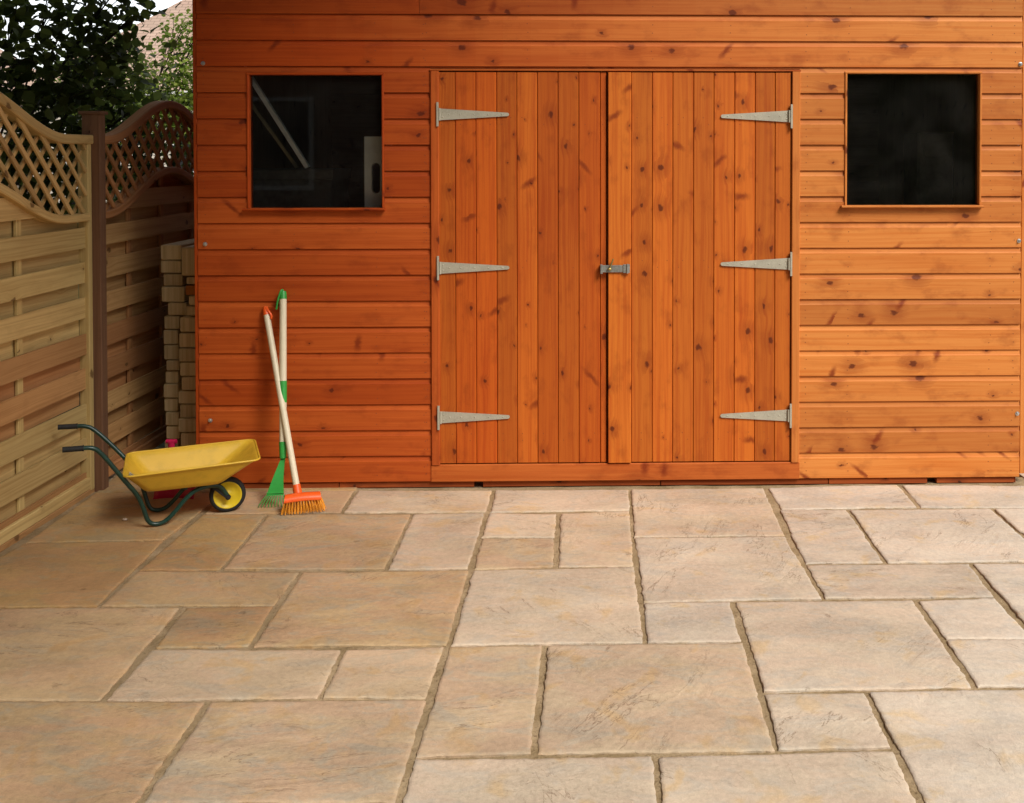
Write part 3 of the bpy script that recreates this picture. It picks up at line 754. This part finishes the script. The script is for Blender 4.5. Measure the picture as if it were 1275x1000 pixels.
# ---------------------------------------------------------------- rake and broom
def tool_path(p_lo, p_hi): return [p_lo, p_hi]
yf = lambda px: (SO+EX*fac(px, 400)[0]).y
top = at(352.5, 369, yf(352)-.024); low = at(352.3, 575, 4.53)
rake = empty('leaf_rake', ground(341, 637), 0, 'small green-headed leaf rake with cream handle leaning on the shed wall', 'rake'); ro = Vector(rake.location)
t = MB(); t.tube([low-ro+(top-low).normalized()*.05, top-ro], .0150, 16); t.build('handle', M['cream'], rake)
dv = (top-low).normalized()
t = MB(); t.tube([top-ro-dv*.012, top-ro+dv*.012, top-ro+dv*.022], [.0165, .013], 14)
t.tube([top-ro+dv*.015, top-ro+dv*.03+Vector((0, -.004, 0)), top-ro+dv*.028+Vector((-.006, -.012, 0)), top-ro+Vector((-.02, -.016, -.02)), top-ro+Vector((-.026, -.012, -.055))], .0045, 8, smooth=1)
t.build('end_cap', M['gplast'], rake)
c1 = at(351.5, 473, 4.63); c2 = at(351, 500, 4.605)
lp = lambda z: low+(top-low)*((z-low.z)/(top.z-low.z))
t = MB(); t.tube([lp(c1.z)-ro, lp(c2.z)-ro], .0163, 16); t.build('joint_sleeve', M['gplast'], rake)
t = MB(); sk = lp(at(352, 550, 4.55).z)
t.tube([sk-ro, low-ro+(top-low)*.02], [.0168, .014], 16); 
nk = low-ro+(top-low)*.02
hb = at(344, 617, 4.475)-ro
# fan plate
def fan(k, w):   # k 0 neck .. 1 tine root
    c = nk.lerp(hb+Vector((-.006, 0, 0)), k)-Vector((0, .010*math.sin(k*math.pi), 0))
    return c+Vector((w*(.009+.026*k**1.1), w*.004*k, .0))
rows = [[fan(k/10, w/6) for w in range(-6, 7)] for k in range(11)]
t.grid(rows); back = [[p+Vector((0, .006, 0)) for p in r] for r in rows]; t.grid([r[::-1] for r in back])
for e1 in (0, -1): t.grid([[r[e1] for r in rows], [r[e1] for r in back]])
t.grid([rows[-1], back[-1]])
t.build('head', M['gplast'], rake)
t = MB()
for i in range(9):
    w = -1+2*i/8; a = fan(1, w); b = a+Vector((w*.016-.007, -.020, 0)); b.z = .014; c_ = b+Vector((w*.003-.002, .006, 0)); c_.z = .002
    t.tube([a, a.lerp(b, .5)+Vector((0, -.002, .0)), b, c_], .0021, 7, smooth=1)
for w in (-.0,): t.tube([fan(.93, -1.05), fan(.93, 1.05)], .0035, 8)
t.build('tines', M['gplast'], rake)

bl, br_ = ground(352, 642.5), ground(402, 637.5)
ang = math.atan2(br_.y-bl.y, br_.x-bl.x)
bo = (bl+br_)/2; bo.z = 0
broom = empty('broom', bo, 0, 'child-size broom with orange head and cream handle leaning on the shed wall', 'broom')
dx = Vector((math.cos(ang), math.sin(ang), 0)); dy = Vector((-dx.y, dx.x, 0)); hl = (br_-bl).length/2*.93
btop = at(331.5, 389, yf(331)-.020)-bo; bbot = at(369.5, 607, 4.475)-bo
tl = (btop-bbot).normalized()
tilt = .25
t = MB()
hc = Vector((0, .035, .0)); hz = .058
rows = []
for k, (off, z, sx) in enumerate(((-.026, .050, 1.0), (-.027, .058, 1.0), (-.019, .070, .97), (.0, .077, .92), (.019, .072, .97), (.027, .060, 1.0), (.026, .052, 1.))):
    rows.append([dx*(x*hl*sx)+dy*(off+.03)+Vector((0, 0, z+.004*(1-abs(x)))) for x in (-1, -.96, -.6, -.2, .2, .6, .96, 1)])
t.grid(rows)
t.grid([rows[-1], rows[0]])
for e1 in (0, -1): t.face([r[e1] for r in rows])
t.tube([bbot-tl*.035, bbot+tl*.012], [.0185, .0165], 16)
t.build('head', M['oplast'], broom)
t = MB()
for row in range(4):
    for i in range(14):
        fx = -1+2*(i+.5*(row % 2))/13.5; off = -.020+.0135*row
        a = dx*(fx*hl*.95)+dy*(off+.03)+Vector((0, 0, .056))
        for s_ in range(4):
            fl = fx*.016+.004; b = a+dx*(fl+R.uniform(-.004, .004))+dy*((off)*.35+R.uniform(-.003, .003)-.004); b.z = R.uniform(.001, .006)
            aj = a+dx*R.uniform(-.0022, .0022)+dy*R.uniform(-.0022, .0022)
            t.tube([aj, aj.lerp(b, .55)+dx*fl*.1, b], [.0013, .0011], 5)
t.build('bristles', M['bristle'], broom)
t = MB(); t.tube([bbot, btop], .0135, 16); t.build('handle', M['cream'], broom)
t = MB(); t.tube([btop-tl*.012, btop+tl*.014, btop+tl*.024], [.0150, .010], 14)
t.tube([btop+tl*.01, btop+tl*.030+Vector((-.004, 0, 0)), btop+tl*.012+Vector((.012, -.012, 0)), btop+Vector((.028, -.012, -.012)), btop+Vector((.024, -.012, -.026))], .0055, 8, smooth=1)
t.build('end_cap', M['oplast'], broom)

# ---------------------------------------------------------------- magenta shovel behind the barrow
pb = at(218, 626, 4.55); pb.z = 0
sh = empty('toy_shovel', pb, 0, 'magenta plastic toy shovel standing half hidden behind the yellow wheelbarrow', 'shovel')
kt = at(213.5, 553, 4.72)-pb
t = MB(); rows = []
for k in range(7):
    f = k/6; z = .012+.13*f
    rows.append([Vector((-.085+.17*w/8, -.02+.055*f+.02*(1-abs(w/4-1)**2), z-.0)) for w in range(9)])
t.grid(rows); so_ = t.build('blade', M['pink'], sh); mm = so_.modifiers.new('thick', 'SOLIDIFY'); mm.thickness = .004
t = MB(); t.tube([(0.0, .03, .10), (0, .045, .14), kt-Vector((0, 0, .02))], .009, 12, smooth=1); t.build('shaft', M['pink'], sh)
t = MB(); t.tube([kt-Vector((0, 0, .022)), kt-Vector((0, 0, .006)), kt+Vector((0, 0, .012))], [.013, .017], 14); t.tube([kt+Vector((-.022, 0, .012)), kt+Vector((.022, 0, .012))], .010, 12)
t.build('grip', M['pink'], sh)
pe = MB(); pc = ground(155.5, 648.5)
rows = []
for i in range(6):
    ph = math.pi*i/5; rows.append([pc+Vector((.011*math.sin(ph)*math.cos(a_*math.pi/5), .008*math.sin(ph)*math.sin(a_*math.pi/5), .006+.005*math.cos(ph))) for a_ in range(10)])
pe.grid(rows, close=True); tag(pe.build('pebble', M['pebble']), 'small pale pebble on the paving left of the wheelbarrow legs', 'pebble')

# ---------------------------------------------------------------- fence
FX = -2.335   # visible face of the fence boards
PY = 4.69     # near side of the corner post
TN = [.15, .1, .0, .1, .85, .80, .05, .15, .9]
def arch(d, Ln, flat):   # d: distance along the panel
    d = min(d, Ln-d); q = min(1, max(0, (d-flat)/(Ln/2-flat)))
    return .19*(.5-.5*math.cos(math.pi*q))
def fence_panel(y0, y1, label, tone0, group='arched trellis fence panels'):
    p = empty('trellis_fence', (FX, (y0+y1)/2, 0), 0, label, 'fence', group); O = Vector(p.location)
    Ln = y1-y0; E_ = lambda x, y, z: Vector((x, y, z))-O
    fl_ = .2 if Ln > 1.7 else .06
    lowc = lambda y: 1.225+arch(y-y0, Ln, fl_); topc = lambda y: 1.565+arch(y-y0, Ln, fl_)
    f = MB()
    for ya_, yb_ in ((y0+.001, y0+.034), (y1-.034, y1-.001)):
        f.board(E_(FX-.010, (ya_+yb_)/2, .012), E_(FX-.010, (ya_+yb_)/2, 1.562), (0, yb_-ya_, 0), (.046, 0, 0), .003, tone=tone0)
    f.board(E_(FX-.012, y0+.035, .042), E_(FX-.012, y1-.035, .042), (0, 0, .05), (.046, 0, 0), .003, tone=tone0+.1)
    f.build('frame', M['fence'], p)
    for nm, cf, ya_, yb_, th in (('arched_rail', topc, y0+.001, y1-.001, .040), ('arched_rail', lowc, y0+.035, y1-.035, .034)):
        a = MB(); n = 48; rows = []
        for i in range(n+1):
            y = ya_+(yb_-ya_)*i/n; e_ = .005; s_ = (cf(min(y1, y+e_))-cf(max(y0, y-e_)))/(min(y1, y+e_)-max(y0, y-e_))
            nn = Vector((0, -s_, 1)).normalized(); c_ = E_(FX-.008, y, cf(y)-th/2)
            hx, hz_ = .030, th/2; ch = .004
            sec = [(-hx, -hz_+ch), (-hx+ch, -hz_), (hx-ch, -hz_), (hx, -hz_+ch), (hx, hz_-ch), (hx-ch, hz_), (-hx+ch, hz_), (-hx, hz_-ch)]
            rows.append([c_+Vector((x, 0, 0))+nn*z for x, z in sec])
        per = [0, .006, .058, .064, .09, .096, .148, .154, .18]
        a.grid(rows, lambda i, j: ((yb_-ya_)*i/n, per[j]), bid=R.random(), tone=tone0+.15, close=True, sm=False)
        a.face(rows[0], tone=tone0); a.face(rows[-1][::-1], tone=tone0)
        a.build(nm, M['fence'], p)
    s = MB()
    for k in range(-2, 8):
        zt = 1.161-.153*k; rb = R.random()
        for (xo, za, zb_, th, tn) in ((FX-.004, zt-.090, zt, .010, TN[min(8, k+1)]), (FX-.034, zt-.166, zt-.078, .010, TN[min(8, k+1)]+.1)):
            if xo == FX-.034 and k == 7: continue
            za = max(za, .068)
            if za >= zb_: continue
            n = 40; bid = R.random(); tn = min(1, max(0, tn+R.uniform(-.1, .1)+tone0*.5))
            slope = R.uniform(-.004, .004)
            for i in range(n):
                ya_ = y0+.03+(Ln-.06)*i/n; yb_ = y0+.03+(Ln-.06)*(i+1)/n
                ta = min(zb_, lowc(ya_)-.012); tb = min(zb_, lowc(yb_)-.012)
                if ta <= za+.002 or tb <= za+.002: continue
                da = slope*(ya_-y0); db = slope*(yb_-y0)
                xA = xo+.003*math.sin(k*2.3+ya_*3.)
                xB = xo+.003*math.sin(k*2.3+yb_*3.)
                t2 = th
                P0, P1, P2, P3 = E_(xA, ya_, za+da), E_(xB, yb_, za+db), E_(xB, yb_, tb+db), E_(xA, ya_, ta+da)
                bk = Vector((-t2, 0, 0)); u0, u1 = ya_-y0, yb_-y0
                s.face([P0, P1, P2, P3], [(u0, 0), (u1, 0), (u1, tb-za), (u0, ta-za)], bid, tn)
                s.face([P3, P2, P2+bk, P3+bk], [(u0, .09), (u1, .09), (u1, .1), (u0, .1)], bid, tn)
                s.face([P1, P0, P0+bk, P1+bk], [(u1, 0), (u0, 0), (u0, .01), (u1, .01)], bid, tn)
                s.face([P1+bk, P0+bk, P3+bk, P2+bk], [(u1, 0), (u0, 0), (u0, .1), (u1, .1)], bid, tn)
    s.build('slats', M['fence'], p)
    for q in ((Ln-.52), Ln-.95, Ln-1.38) if y1 < 5 else (.36, .72, 1.10):
        b = MB(); y = y0+q; b.board(E_(FX-.0225, y, .066), E_(FX-.0225, y, lowc(y)-.03), (0, .035, 0), (.014, 0, 0), .002, tone=tone0); b.build('batten', M['fence'], p)
    t = MB(); sp_ = .100
    for dirn, xo in ((-1, FX+.004), (1, FX-.018)):
        c0 = y0-3
        while c0 < y1+3:
            # line: z = 1.2 + dirn*(y-c0)
            ins = []
            for i in range(0, 1201):
                y = y0+.034+(Ln-.068)*i/1200; z = 1.2+dirn*1.0*(y-c0)
                if lowc(y)-.02 < z < topc(y)-.02: ins.append((y, z))
                elif ins and len(ins) > 12:
                    t.board(E_(xo, *ins[0]), E_(xo, *ins[-1]), Vector((0, dirn, -1)).normalized()*-.0175 if False else Vector((0, 1, -dirn)).normalized()*(.021 if dirn < 0 else .018), (.010, 0, 0), .001, tone=min(1, tone0+.25+R.uniform(-.1, .2))); ins = []
                else: ins = []
            if len(ins) > 12: t.board(E_(xo, *ins[0]), E_(xo, *ins[-1]), Vector((0, 1, -dirn)).normalized()*.0175, (.009, 0, 0), .001, tone=tone0+.3)
            c0 += sp_
    t.build('trellis', M['fence'], p)
    return p
fence_panel(PY-1.83, PY-.001, 'pale timber fence panel with arched trellis top, nearest the camera', .05)
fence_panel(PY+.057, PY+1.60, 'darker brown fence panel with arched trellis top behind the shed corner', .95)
def fence_post(y, label):
    p = empty('fence_post', (FX-.012, y, 0), 0, label, 'fence post', 'posts of the arched fence')
    m = MB(); m.box(-.020, .060, 0.001, .055, -.03, 1.655, .004, bid=.5); m.build('shaft', M['post'], p)
    m = MB(); m.box(-.028, .068, -.007, .063, 1.6555, 1.670, .003)
    m.build('cap', M['post'], p)
fence_post(PY, 'red-brown fence post between the two arched panels')
fence_post(PY+1.601, 'far red-brown fence post behind the shed')
gb = empty('gravel_board', (FX-.015, PY-.9, 0), 0, 'low brown timber board along the foot of the fence', 'board')
m = MB(); m.board((0, -.93, -.008), (0, .90, -.008), (0, 0, .05), (.05, 0, 0), .004, tone=.8); m.build('plank', M['fence'], gb)

# ---------------------------------------------------------------- timbers stacked between fence and shed
colsL = [(200,225,305,323.5),(200,225,324.5,340),(203.5,227,341,356),(201,229,357,376),(209,232,377,392.5),(204.5,223,393.5,410),(203.5,221.5,411,429),(204,222,430,448),(207,223,449,461.5),(206,222,462.5,477.5),(203.5,221.5,478.5,495.5),(204.5,221,496.5,512.5),(206,222.5,513.5,530),(207,223,531,547),(205,222,548,562),(206,223,563,578),(205,222,579,592),(206,223,593,604)]
colsR = [(225.8,249,308,343.5),(232,249,345,354),(231,249,355.5,367.5),(235,249,368.5,380),(232,249,381.5,393),(224,248,395,413.5),(223,247,415,433),(222.5,247.5,434,450.5),(224,248.5,451.5,468.5),(226,248,469.5,486),(222,247.5,487,503),(224,248.5,504,520.5),(222,247,521.5,538.5),(225,248.5,539.5,556),(223,248,557,573),(224,248.5,574,590),(223,248,591,603)]
grp = 'sawn timbers stacked between the fence and the shed'
ordn = ['topmost', 'second', 'third', 'fourth', 'fifth', 'sixth', 'seventh', 'eighth', 'ninth', 'tenth', 'eleventh', 'twelfth', 'thirteenth', 'fourteenth', 'fifteenth', 'sixteenth', 'seventeenth', 'lowest']
for ci, cols in enumerate((colsL, colsR)):
    zfl = None
    for i, (x0, x1, y0, y1) in enumerate(cols):
        yd = (5.02 if ci == 0 else 4.93)+R.uniform(-.006, .012)
        a = at(x0, y0, yd); b = at(x1, y1, yd)
        if b.z < .006: continue
        last = i == len(cols)-1 or at(x0, cols[i+1][3], yd).z < .006
        zb_ = -.002 if last else b.z
        nm = 'sawn_timber'
        o = empty(nm, ((a.x+b.x)/2, yd, (a.z+zb_)/2), R.uniform(-.006, .006))
        side = 'fence side' if ci == 0 else 'shed side'
        if ci == 1 and i == 2: lab = 'orange-stained timber end on the shed side of the stack'
        elif ci == 1 and i == 0: lab = 'tallest timber end, topmost on the shed side of the stack'
        else: lab = ('lowest' if last else ordn[i])+' weathered timber end from the top, '+side+' of the stack'
        tag(o, lab, 'timber', grp)
        m = MB(); hx, hz_ = (b.x-a.x)/2+.0006, (a.z-zb_)/2-.0004
        ch = .004; sec = [(-hx+ch, -hz_), (hx-ch, -hz_), (hx, -hz_+ch), (hx, hz_-ch), (hx-ch, hz_), (-hx+ch, hz_), (-hx, hz_-ch), (-hx, -hz_+ch)]
        bid = R.random(); tn = 1. if (ci == 1 and i == 2) else R.uniform(0, .12)
        sv = [(x, 0, z) for x, z in sec][::-1]
        m.prism((0, .004, 0), (0, 1.55+R.uniform(-.05, .05), 0), sv, bid, tn)
        inner = [(x*.93, 0, z*.88) for x, _, z in sv]
        m.grid([[Vector((x, .004, z)) for x, _, z in sv], [Vector((x, 0, z)) for x, _, z in inner]], bid=bid, tone=tn, close=True)
        m.face([Vector(p) for p in inner], [(p[2]*.35, p[0]) for p in inner], bid, tn)
        m.build('plank', M['endgrain'], o)

# ---------------------------------------------------------------- tree and shrub beyond the fence, plus an added shade tree
def leaf_shape(L, W):
    return [(0, 0, 0), (L*.28, W*.42, .10*W), (L*.62, W*.46, .12*W), (L, 0, -.08*L), (L*.62, -W*.46, .12*W), (L*.28, -W*.42, .10*W), (L*.5, 0, 0)]
def add_leaf(mb, p, L, W, bid, droop=.6):
    d = Vector((R.gauss(0, 1), R.gauss(0, 1), R.gauss(-droop, .6))).normalized()
    up = Vector((R.gauss(0, .6), R.gauss(0, .6), 1)).normalized(); sd = d.cross(up).normalized(); up = sd.cross(d)
    v = [p+d*a+sd*b+up*c for a, b, c in leaf_shape(L, W)]
    n = len(mb.v); mb.v += [tuple(x) for x in v]
    for f in ((0, 1, 2, 6), (6, 2, 3), (0, 6, 4, 5), (6, 3, 4)):
        f = [q for q in f]; mb.f.append(tuple(n+q for q in f)); mb.uv.append([(0, 0)]*len(f)); mb.bid.append(bid); mb.tone.append(0.); mb.mi.append(0); mb.sm.append(True)
def tree(name, base, label, clumps, mat, nleaf, L, trunk_r, tops, cat='tree'):
    o = empty(name, base, 0, label, cat); B = Vector(base)
    t = MB()
    fork = Vector((B.x+.05, B.y, 1.1))
    t.tube([B-B-Vector((0, 0, .05)), Vector((.04, .02, .5)), fork-B], [trunk_r, trunk_r*.75], 12, smooth=2)
    if B.y < 2: t.tube([fork-B, Vector((B.x-.1, B.y+.1, 2.92))-B], [trunk_r*.75, trunk_r*.6], 12)
    t.build('trunk', M['bark'], o)
    t = MB()
    for c, r in clumps:
        if r < .05: continue
        c = Vector(c); f0 = fork if c.z < 2.4 or B.y > 2 else Vector((B.x-.1, B.y+.1, 2.9)); mid = f0.lerp(c, .5)+Vector((R.uniform(-.15, .15), R.uniform(-.15, .15), R.uniform(0, .2)))
        t.tube([f0-B, mid-B, c-B], [.05 if B.y < 2 else .009, .003], 7, smooth=2)
        for _ in range(5):
            e_ = c+Vector((R.gauss(0, 1), R.gauss(0, 1), R.gauss(0, 1))).normalized()*r*.9
            t.tube([mid.lerp(c, .6)-B, c.lerp(e_, .4)+Vector((0, 0, .03))-B, e_-B], [.003, .0012], 5, smooth=1)
    t.build('limbs', M['bark'], o)
    m = MB()
    tot = sum(r**2.2 for _, r in clumps)
    for c, r in clumps:
        for _ in range(int(nleaf*r**2.2/tot)):
            q = Vector((R.gauss(0, 1), R.gauss(0, 1), R.gauss(0, 1))).normalized()*r*R.random()**.45
            q.z *= .85; s_ = L*R.uniform(.7, 1.25)*(1.5 if c[2] > 4 else 1)
            p_ = Vector(c)+q
            add_leaf(m, p_-B, s_, s_*.86, R.random()**1.6)
    m.build('crown', mat, o)
    return o
cl_ = []
rc = random.Random(11)
def clump(px, py, D, r): cl_.append((at(px, py, D), r))
for px, py, D, r in ((20,20,5.6,.24),(70,-5,5.8,.30),(115,30,5.9,.26),(45,70,5.5,.26),(95,80,5.8,.28),(0,80,5.3,.24),(20,125,5.4,.22),(75,135,5.6,.26),(120,118,6.0,.22),(150,-20,5.9,.22),(140,60,6.0,.17),(160,100,6.2,.13),(95,150,6.1,.28),(40,180,5.6,.26),(90,205,5.8,.3),(150,170,6.2,.22),(10,220,5.5,.25),(60,240,5.8,.28),(185,180,6.4,.22),(130,215,6.2,.26),(180,225,6.4,.2),(160,140,6.1,.10),(165,20,5.9,.09),(225,215,6.6,.25),(230,165,6.7,.14)):
    clump(px, py, D, r)
for _ in range(26):
    cl_.append((Vector((rc.uniform(-5.2, -3.3), rc.uniform(4.6, 7.4), rc.uniform(1.2, 3.8))), rc.uniform(.3, .5)))
for _ in range(0):
    cl_.append((Vector((rc.uniform(-4.2, -2.8), rc.uniform(5.2, 6.6), rc.uniform(2.7, 3.8))), rc.uniform(.3, .45)))
for px, py in ((182,8),(203,30),(208,18),(232,2),(205,14),(190,22),(233,68),(222,54)): clump(px, py, 5.6, .035)
tree('broadleaf_tree', (-3.7, 6.0, 0), 'tall dark round-leaved tree overhanging the left fence panel', cl_, M['leafdark'], 9800, .064, .13, None)
cl3 = []
for _ in range(74):
    cl3.append((Vector((-5.0+6.2*rc.random()**1.15, rc.uniform(-1.6, 4.6), rc.uniform(4.4, 6.4))), rc.uniform(.6, .9)))  # canopy added out of view to block sun and sky on the left
for _ in range(16):
    cl3.append((Vector((rc.uniform(-2.1, -.9), rc.uniform(3.0, 4.5), rc.uniform(2.85, 3.5))), rc.uniform(.38, .5)))  # low clumps added to shade the top left cladding
tree('added_shade_tree', (-4.3, 1.2, 0), 'unseen spreading tree added to shade the left of the shed and paving', cl3, M['leafdark'], 44000, .075, .16, None)
cl2 = []
for px, py, r in ((228,35,.22),(215,60,.20),(238,90,.25),(205,100,.28),(180,110,.28),(170,80,.16),(235,120,.3),(195,135,.3),(222,140,.3),(160,120,.25),(240,150,.3),(205,165,.3),(175,155,.3),(150,150,.3),(120,140,.3),(240,60,.2),(250,30,.2),(260,90,.3),(100,120,.3),(90,95,.2)):
    cl2.append((at(px, py, 8.3), r*.85))
tree('leafy_shrub', (-3.9, 8.3, 0), 'bright small-leaved shrub rising between the arched fence and the shed', cl2, M['leaflight'], 5200, .034, .022, None, 'shrub')

# ---------------------------------------------------------------- neighbour bungalow and an added light-blocking house
nh = empty('neighbour_house', (-13, 30, 0), 0, 'pale bungalow with a pinkish tiled hipped roof beyond the trees', 'house')
def house(root, x0, x1, y0, y1, ze, zr, hip, wallm, roofm, over=.3, windows=()):
    O = Vector(root.location); m = MB()
    for (a, b) in (((x0, y0), (x1, y0)), ((x1, y0), (x1, y1)), ((x1, y1), (x0, y1)), ((x0, y1), (x0, y0))):
        L = math.hypot(b[0]-a[0], b[1]-a[1])
        m.face([Vector((a[0], a[1], -.03))-O, Vector((b[0], b[1], -.03))-O, Vector((b[0], b[1], ze))-O, Vector((a[0], a[1], ze))-O], [(0, 0), (L, 0), (L, ze), (0, ze)])
    m.build('wall', wallm, root)
    X0, X1, Y0_, Y1_ = x0-over, x1+over, y0-over, y1+over; ym = (y0+y1)/2; zz = ze-.05
    ra, rb_ = Vector((X0+hip, ym, zr))-O, Vector((X1-hip, ym, zr))-O
    c = [Vector(p)-O for p in ((X0, Y0_, zz), (X1, Y0_, zz), (X1, Y1_, zz), (X0, Y1_, zz))]
    sl_ = math.hypot(ym-Y0_, zr-zz); m = MB(); W = X1-X0
    m.face([c[0], c[1], rb_, ra], [(0, 0), (W, 0), (W-hip, sl_), (hip, sl_)])
    m.face([c[2], c[3], ra, rb_], [(0, 0), (W, 0), (W-hip, sl_), (hip, sl_)])
    D_ = Y1_-Y0_; sh_ = math.hypot(hip, zr-zz)
    m.face([c[1], c[2], rb_], [(0, 0), (D_, 0), (D_/2, sh_)]); m.face([c[3], c[0], ra], [(0, 0), (D_, 0), (D_/2, sh_)])
    m.face([p-Vector((0, 0, .001)) for p in c[::-1]])
    m.build('roof', roofm, root)
    m = MB()
    for i in range(4): a, b = c[i], c[(i+1) % 4]; m.board(a-Vector((0, 0, .06)), b-Vector((0, 0, .06)), (0, 0, .12), ((b-a).normalized().cross(Vector((0, 0, 1)))*.03), .004)
    m.build('gutter', M['winwhite'], root)
    for (wx0, wx1, wz0, wz1, side) in windows:
        yy_ = y0 if side < 0 else y1; s = -1 if side < 0 else 1
        fr = MB()
        for (a0, a1, b0, b1) in ((wx0, wx1, wz0, wz0+.06), (wx0, wx1, wz1-.06, wz1), (wx0, wx0+.06, wz0+.061, wz1-.061), (wx1-.06, wx1, wz0+.061, wz1-.061), ((wx0+wx1)/2-.03, (wx0+wx1)/2+.03, wz0+.061, wz1-.061)):
            fr.box(a0-O.x, a1-O.x, yy_+s*.004-O.y if s > 0 else yy_-.05-O.y, yy_+.05-O.y if s > 0 else yy_-.004-O.y, b0-O.z, b1-O.z, .004)
        fo = fr.build('window', M['winwhite'], root)
        pn = MB(); yg = yy_+s*.02-O.y; pn.face([(wx0+.05-O.x, yg, wz0+.05), (wx1-.05-O.x, yg, wz0+.05), (wx1-.05-O.x, yg, wz1-.05), (wx0+.05-O.x, yg, wz1-.05)]); pn.build('pane', M['black'], fo)
house(nh, -16.6, -10.1, 30, 37, 3.24, 6.35, 3.4, M['render'], M['tile'], windows=((-15.6, -14.2, .9, 2.2, -1), (-12.6, -11.2, .9, 2.2, -1)))
nh2 = empty('neighbour_house', (-22, 30, 0), 0, 'pale house glimpsed through the tree at the left edge, its tiled roof further left', 'house')
house(nh2, -25.4, -18.4, 29, 36, 3.3, 6.2, 3.4, M['render'], M['tile'], windows=((-24, -22.6, .9, 2.2, -1), (-21, -19.6, .9, 2.2, -1)))
bh = empty('light_blocker_house', (-3, -6, 0), 0, 'unseen brick house added behind the camera to block light', 'house')  # occluder added out of view to dim the left side
HX = 3.3
house(bh, -9, HX, -12, -4.5, 5.4, 8.2, 3.0, M['brick'], M['tile'], windows=((-5.5, -3.5, 1, 2.2, 1), (-1.5, .5, .1, 2.2, 1), (1.4, 2.6, 1.1, 2.2, 1), (-5.5, -4, 3.4, 4.6, 1), (-1.4, .2, 3.4, 4.6, 1), (1.5, 2.7, 3.4, 4.6, 1)))

added_hedge = empty('added_hedge', (6.5, -5.2, 0), 0, 'tall dark clipped greenery added out of view to darken the pane reflections', 'added_hedge')  # added out of view so the panes reflect something dark
m = MB()
for _ in range(9000):
    f_ = R.random(); p_ = Vector((R.uniform(-3, 5), R.choice((-1, 1))*R.uniform(.3, .5), R.uniform(.0, 3.0)))
    if f_ < .2: p_ = Vector((R.uniform(-3, 5), R.uniform(-.5, .5), R.uniform(2.85, 3.05)))
    add_leaf(m, p_, .12, .09, R.random())
m.box(-2.95, 4.95, -.33, .33, -.03, 2.85, .02)
m.build('foliage', M['leafdark'], added_hedge)
# ---------------------------------------------------------------- light
SUN_EL, SUN_AZ = rad(46), rad(42)      # azimuth measured from straight behind the camera towards its right
d = Vector((math.sin(SUN_AZ)*math.cos(SUN_EL), -math.cos(SUN_AZ)*math.cos(SUN_EL), math.sin(SUN_EL)))
sl_ = bpy.data.lights.new('sun', 'SUN'); sl_.energy = 2.8; sl_.angle = rad(22); sl_.color = (1, .95, .88)
so = bpy.data.objects.new('sun', sl_); C.objects.link(so); so.rotation_euler = d.to_track_quat('Z', 'Y').to_euler()
w = bpy.data.worlds.new('World'); sc.world = w; w.use_nodes = True
nt = w.node_tree; bg = nt.nodes['Background']
sky = nt.nodes.new('ShaderNodeTexSky'); sky.sky_type = 'NISHITA'; sky.sun_disc = False
sky.sun_elevation = SUN_EL; sky.sun_rotation = math.atan2(d.x, d.y)
sky.air_density = 1.0; sky.dust_density = 3.0
hs = nt.nodes.new('ShaderNodeHueSaturation'); hs.inputs['Saturation'].default_value = .25
nt.links.new(sky.outputs[0], hs.inputs['Color']); # sky brightened beyond the shed, an added bank of white cloud
tcw = nt.nodes.new('ShaderNodeTexCoord'); spw = nt.nodes.new('ShaderNodeSeparateXYZ'); nt.links.new(tcw.outputs['Generated'], spw.inputs[0])
mr = nt.nodes.new('ShaderNodeMapRange'); mr.interpolation_type = 'SMOOTHSTEP'; nt.links.new(spw.outputs[1], mr.inputs[0])
for i_, v_ in ((1, .4), (2, .8), (3, 1.), (4, 3.6)): mr.inputs[i_].default_value = v_
cn = nt.nodes.new('ShaderNodeTexNoise'); nt.links.new(tcw.outputs['Generated'], cn.inputs[0]); cn.inputs['Scale'].default_value = 3.; cn.inputs['Detail'].default_value = 5.
mr2 = nt.nodes.new('ShaderNodeMapRange'); nt.links.new(cn.outputs[0], mr2.inputs[0])
for i_, v_ in ((1, .3), (2, .7), (3, .8), (4, 1.2)): mr2.inputs[i_].default_value = v_
mm_ = nt.nodes.new('ShaderNodeMath'); mm_.operation = 'MULTIPLY'; nt.links.new(mr.outputs[0], mm_.inputs[0]); nt.links.new(mr2.outputs[0], mm_.inputs[1])
vs_ = nt.nodes.new('ShaderNodeVectorMath'); vs_.operation = 'SCALE'; nt.links.new(hs.outputs[0], vs_.inputs[0]); nt.links.new(mm_.outputs[0], vs_.inputs['Scale'])
nt.links.new(vs_.outputs[0], bg.inputs[0]); bg.inputs[1].default_value = .065
sc.view_settings.view_transform = 'Standard'; sc.view_settings.look = 'None'; sc.view_settings.exposure = .55; sc.view_settings.gamma = 1
sc.render.engine = 'CYCLES'; sc.cycles.max_bounces = 8; sc.cycles.transparent_max_bounces = 12
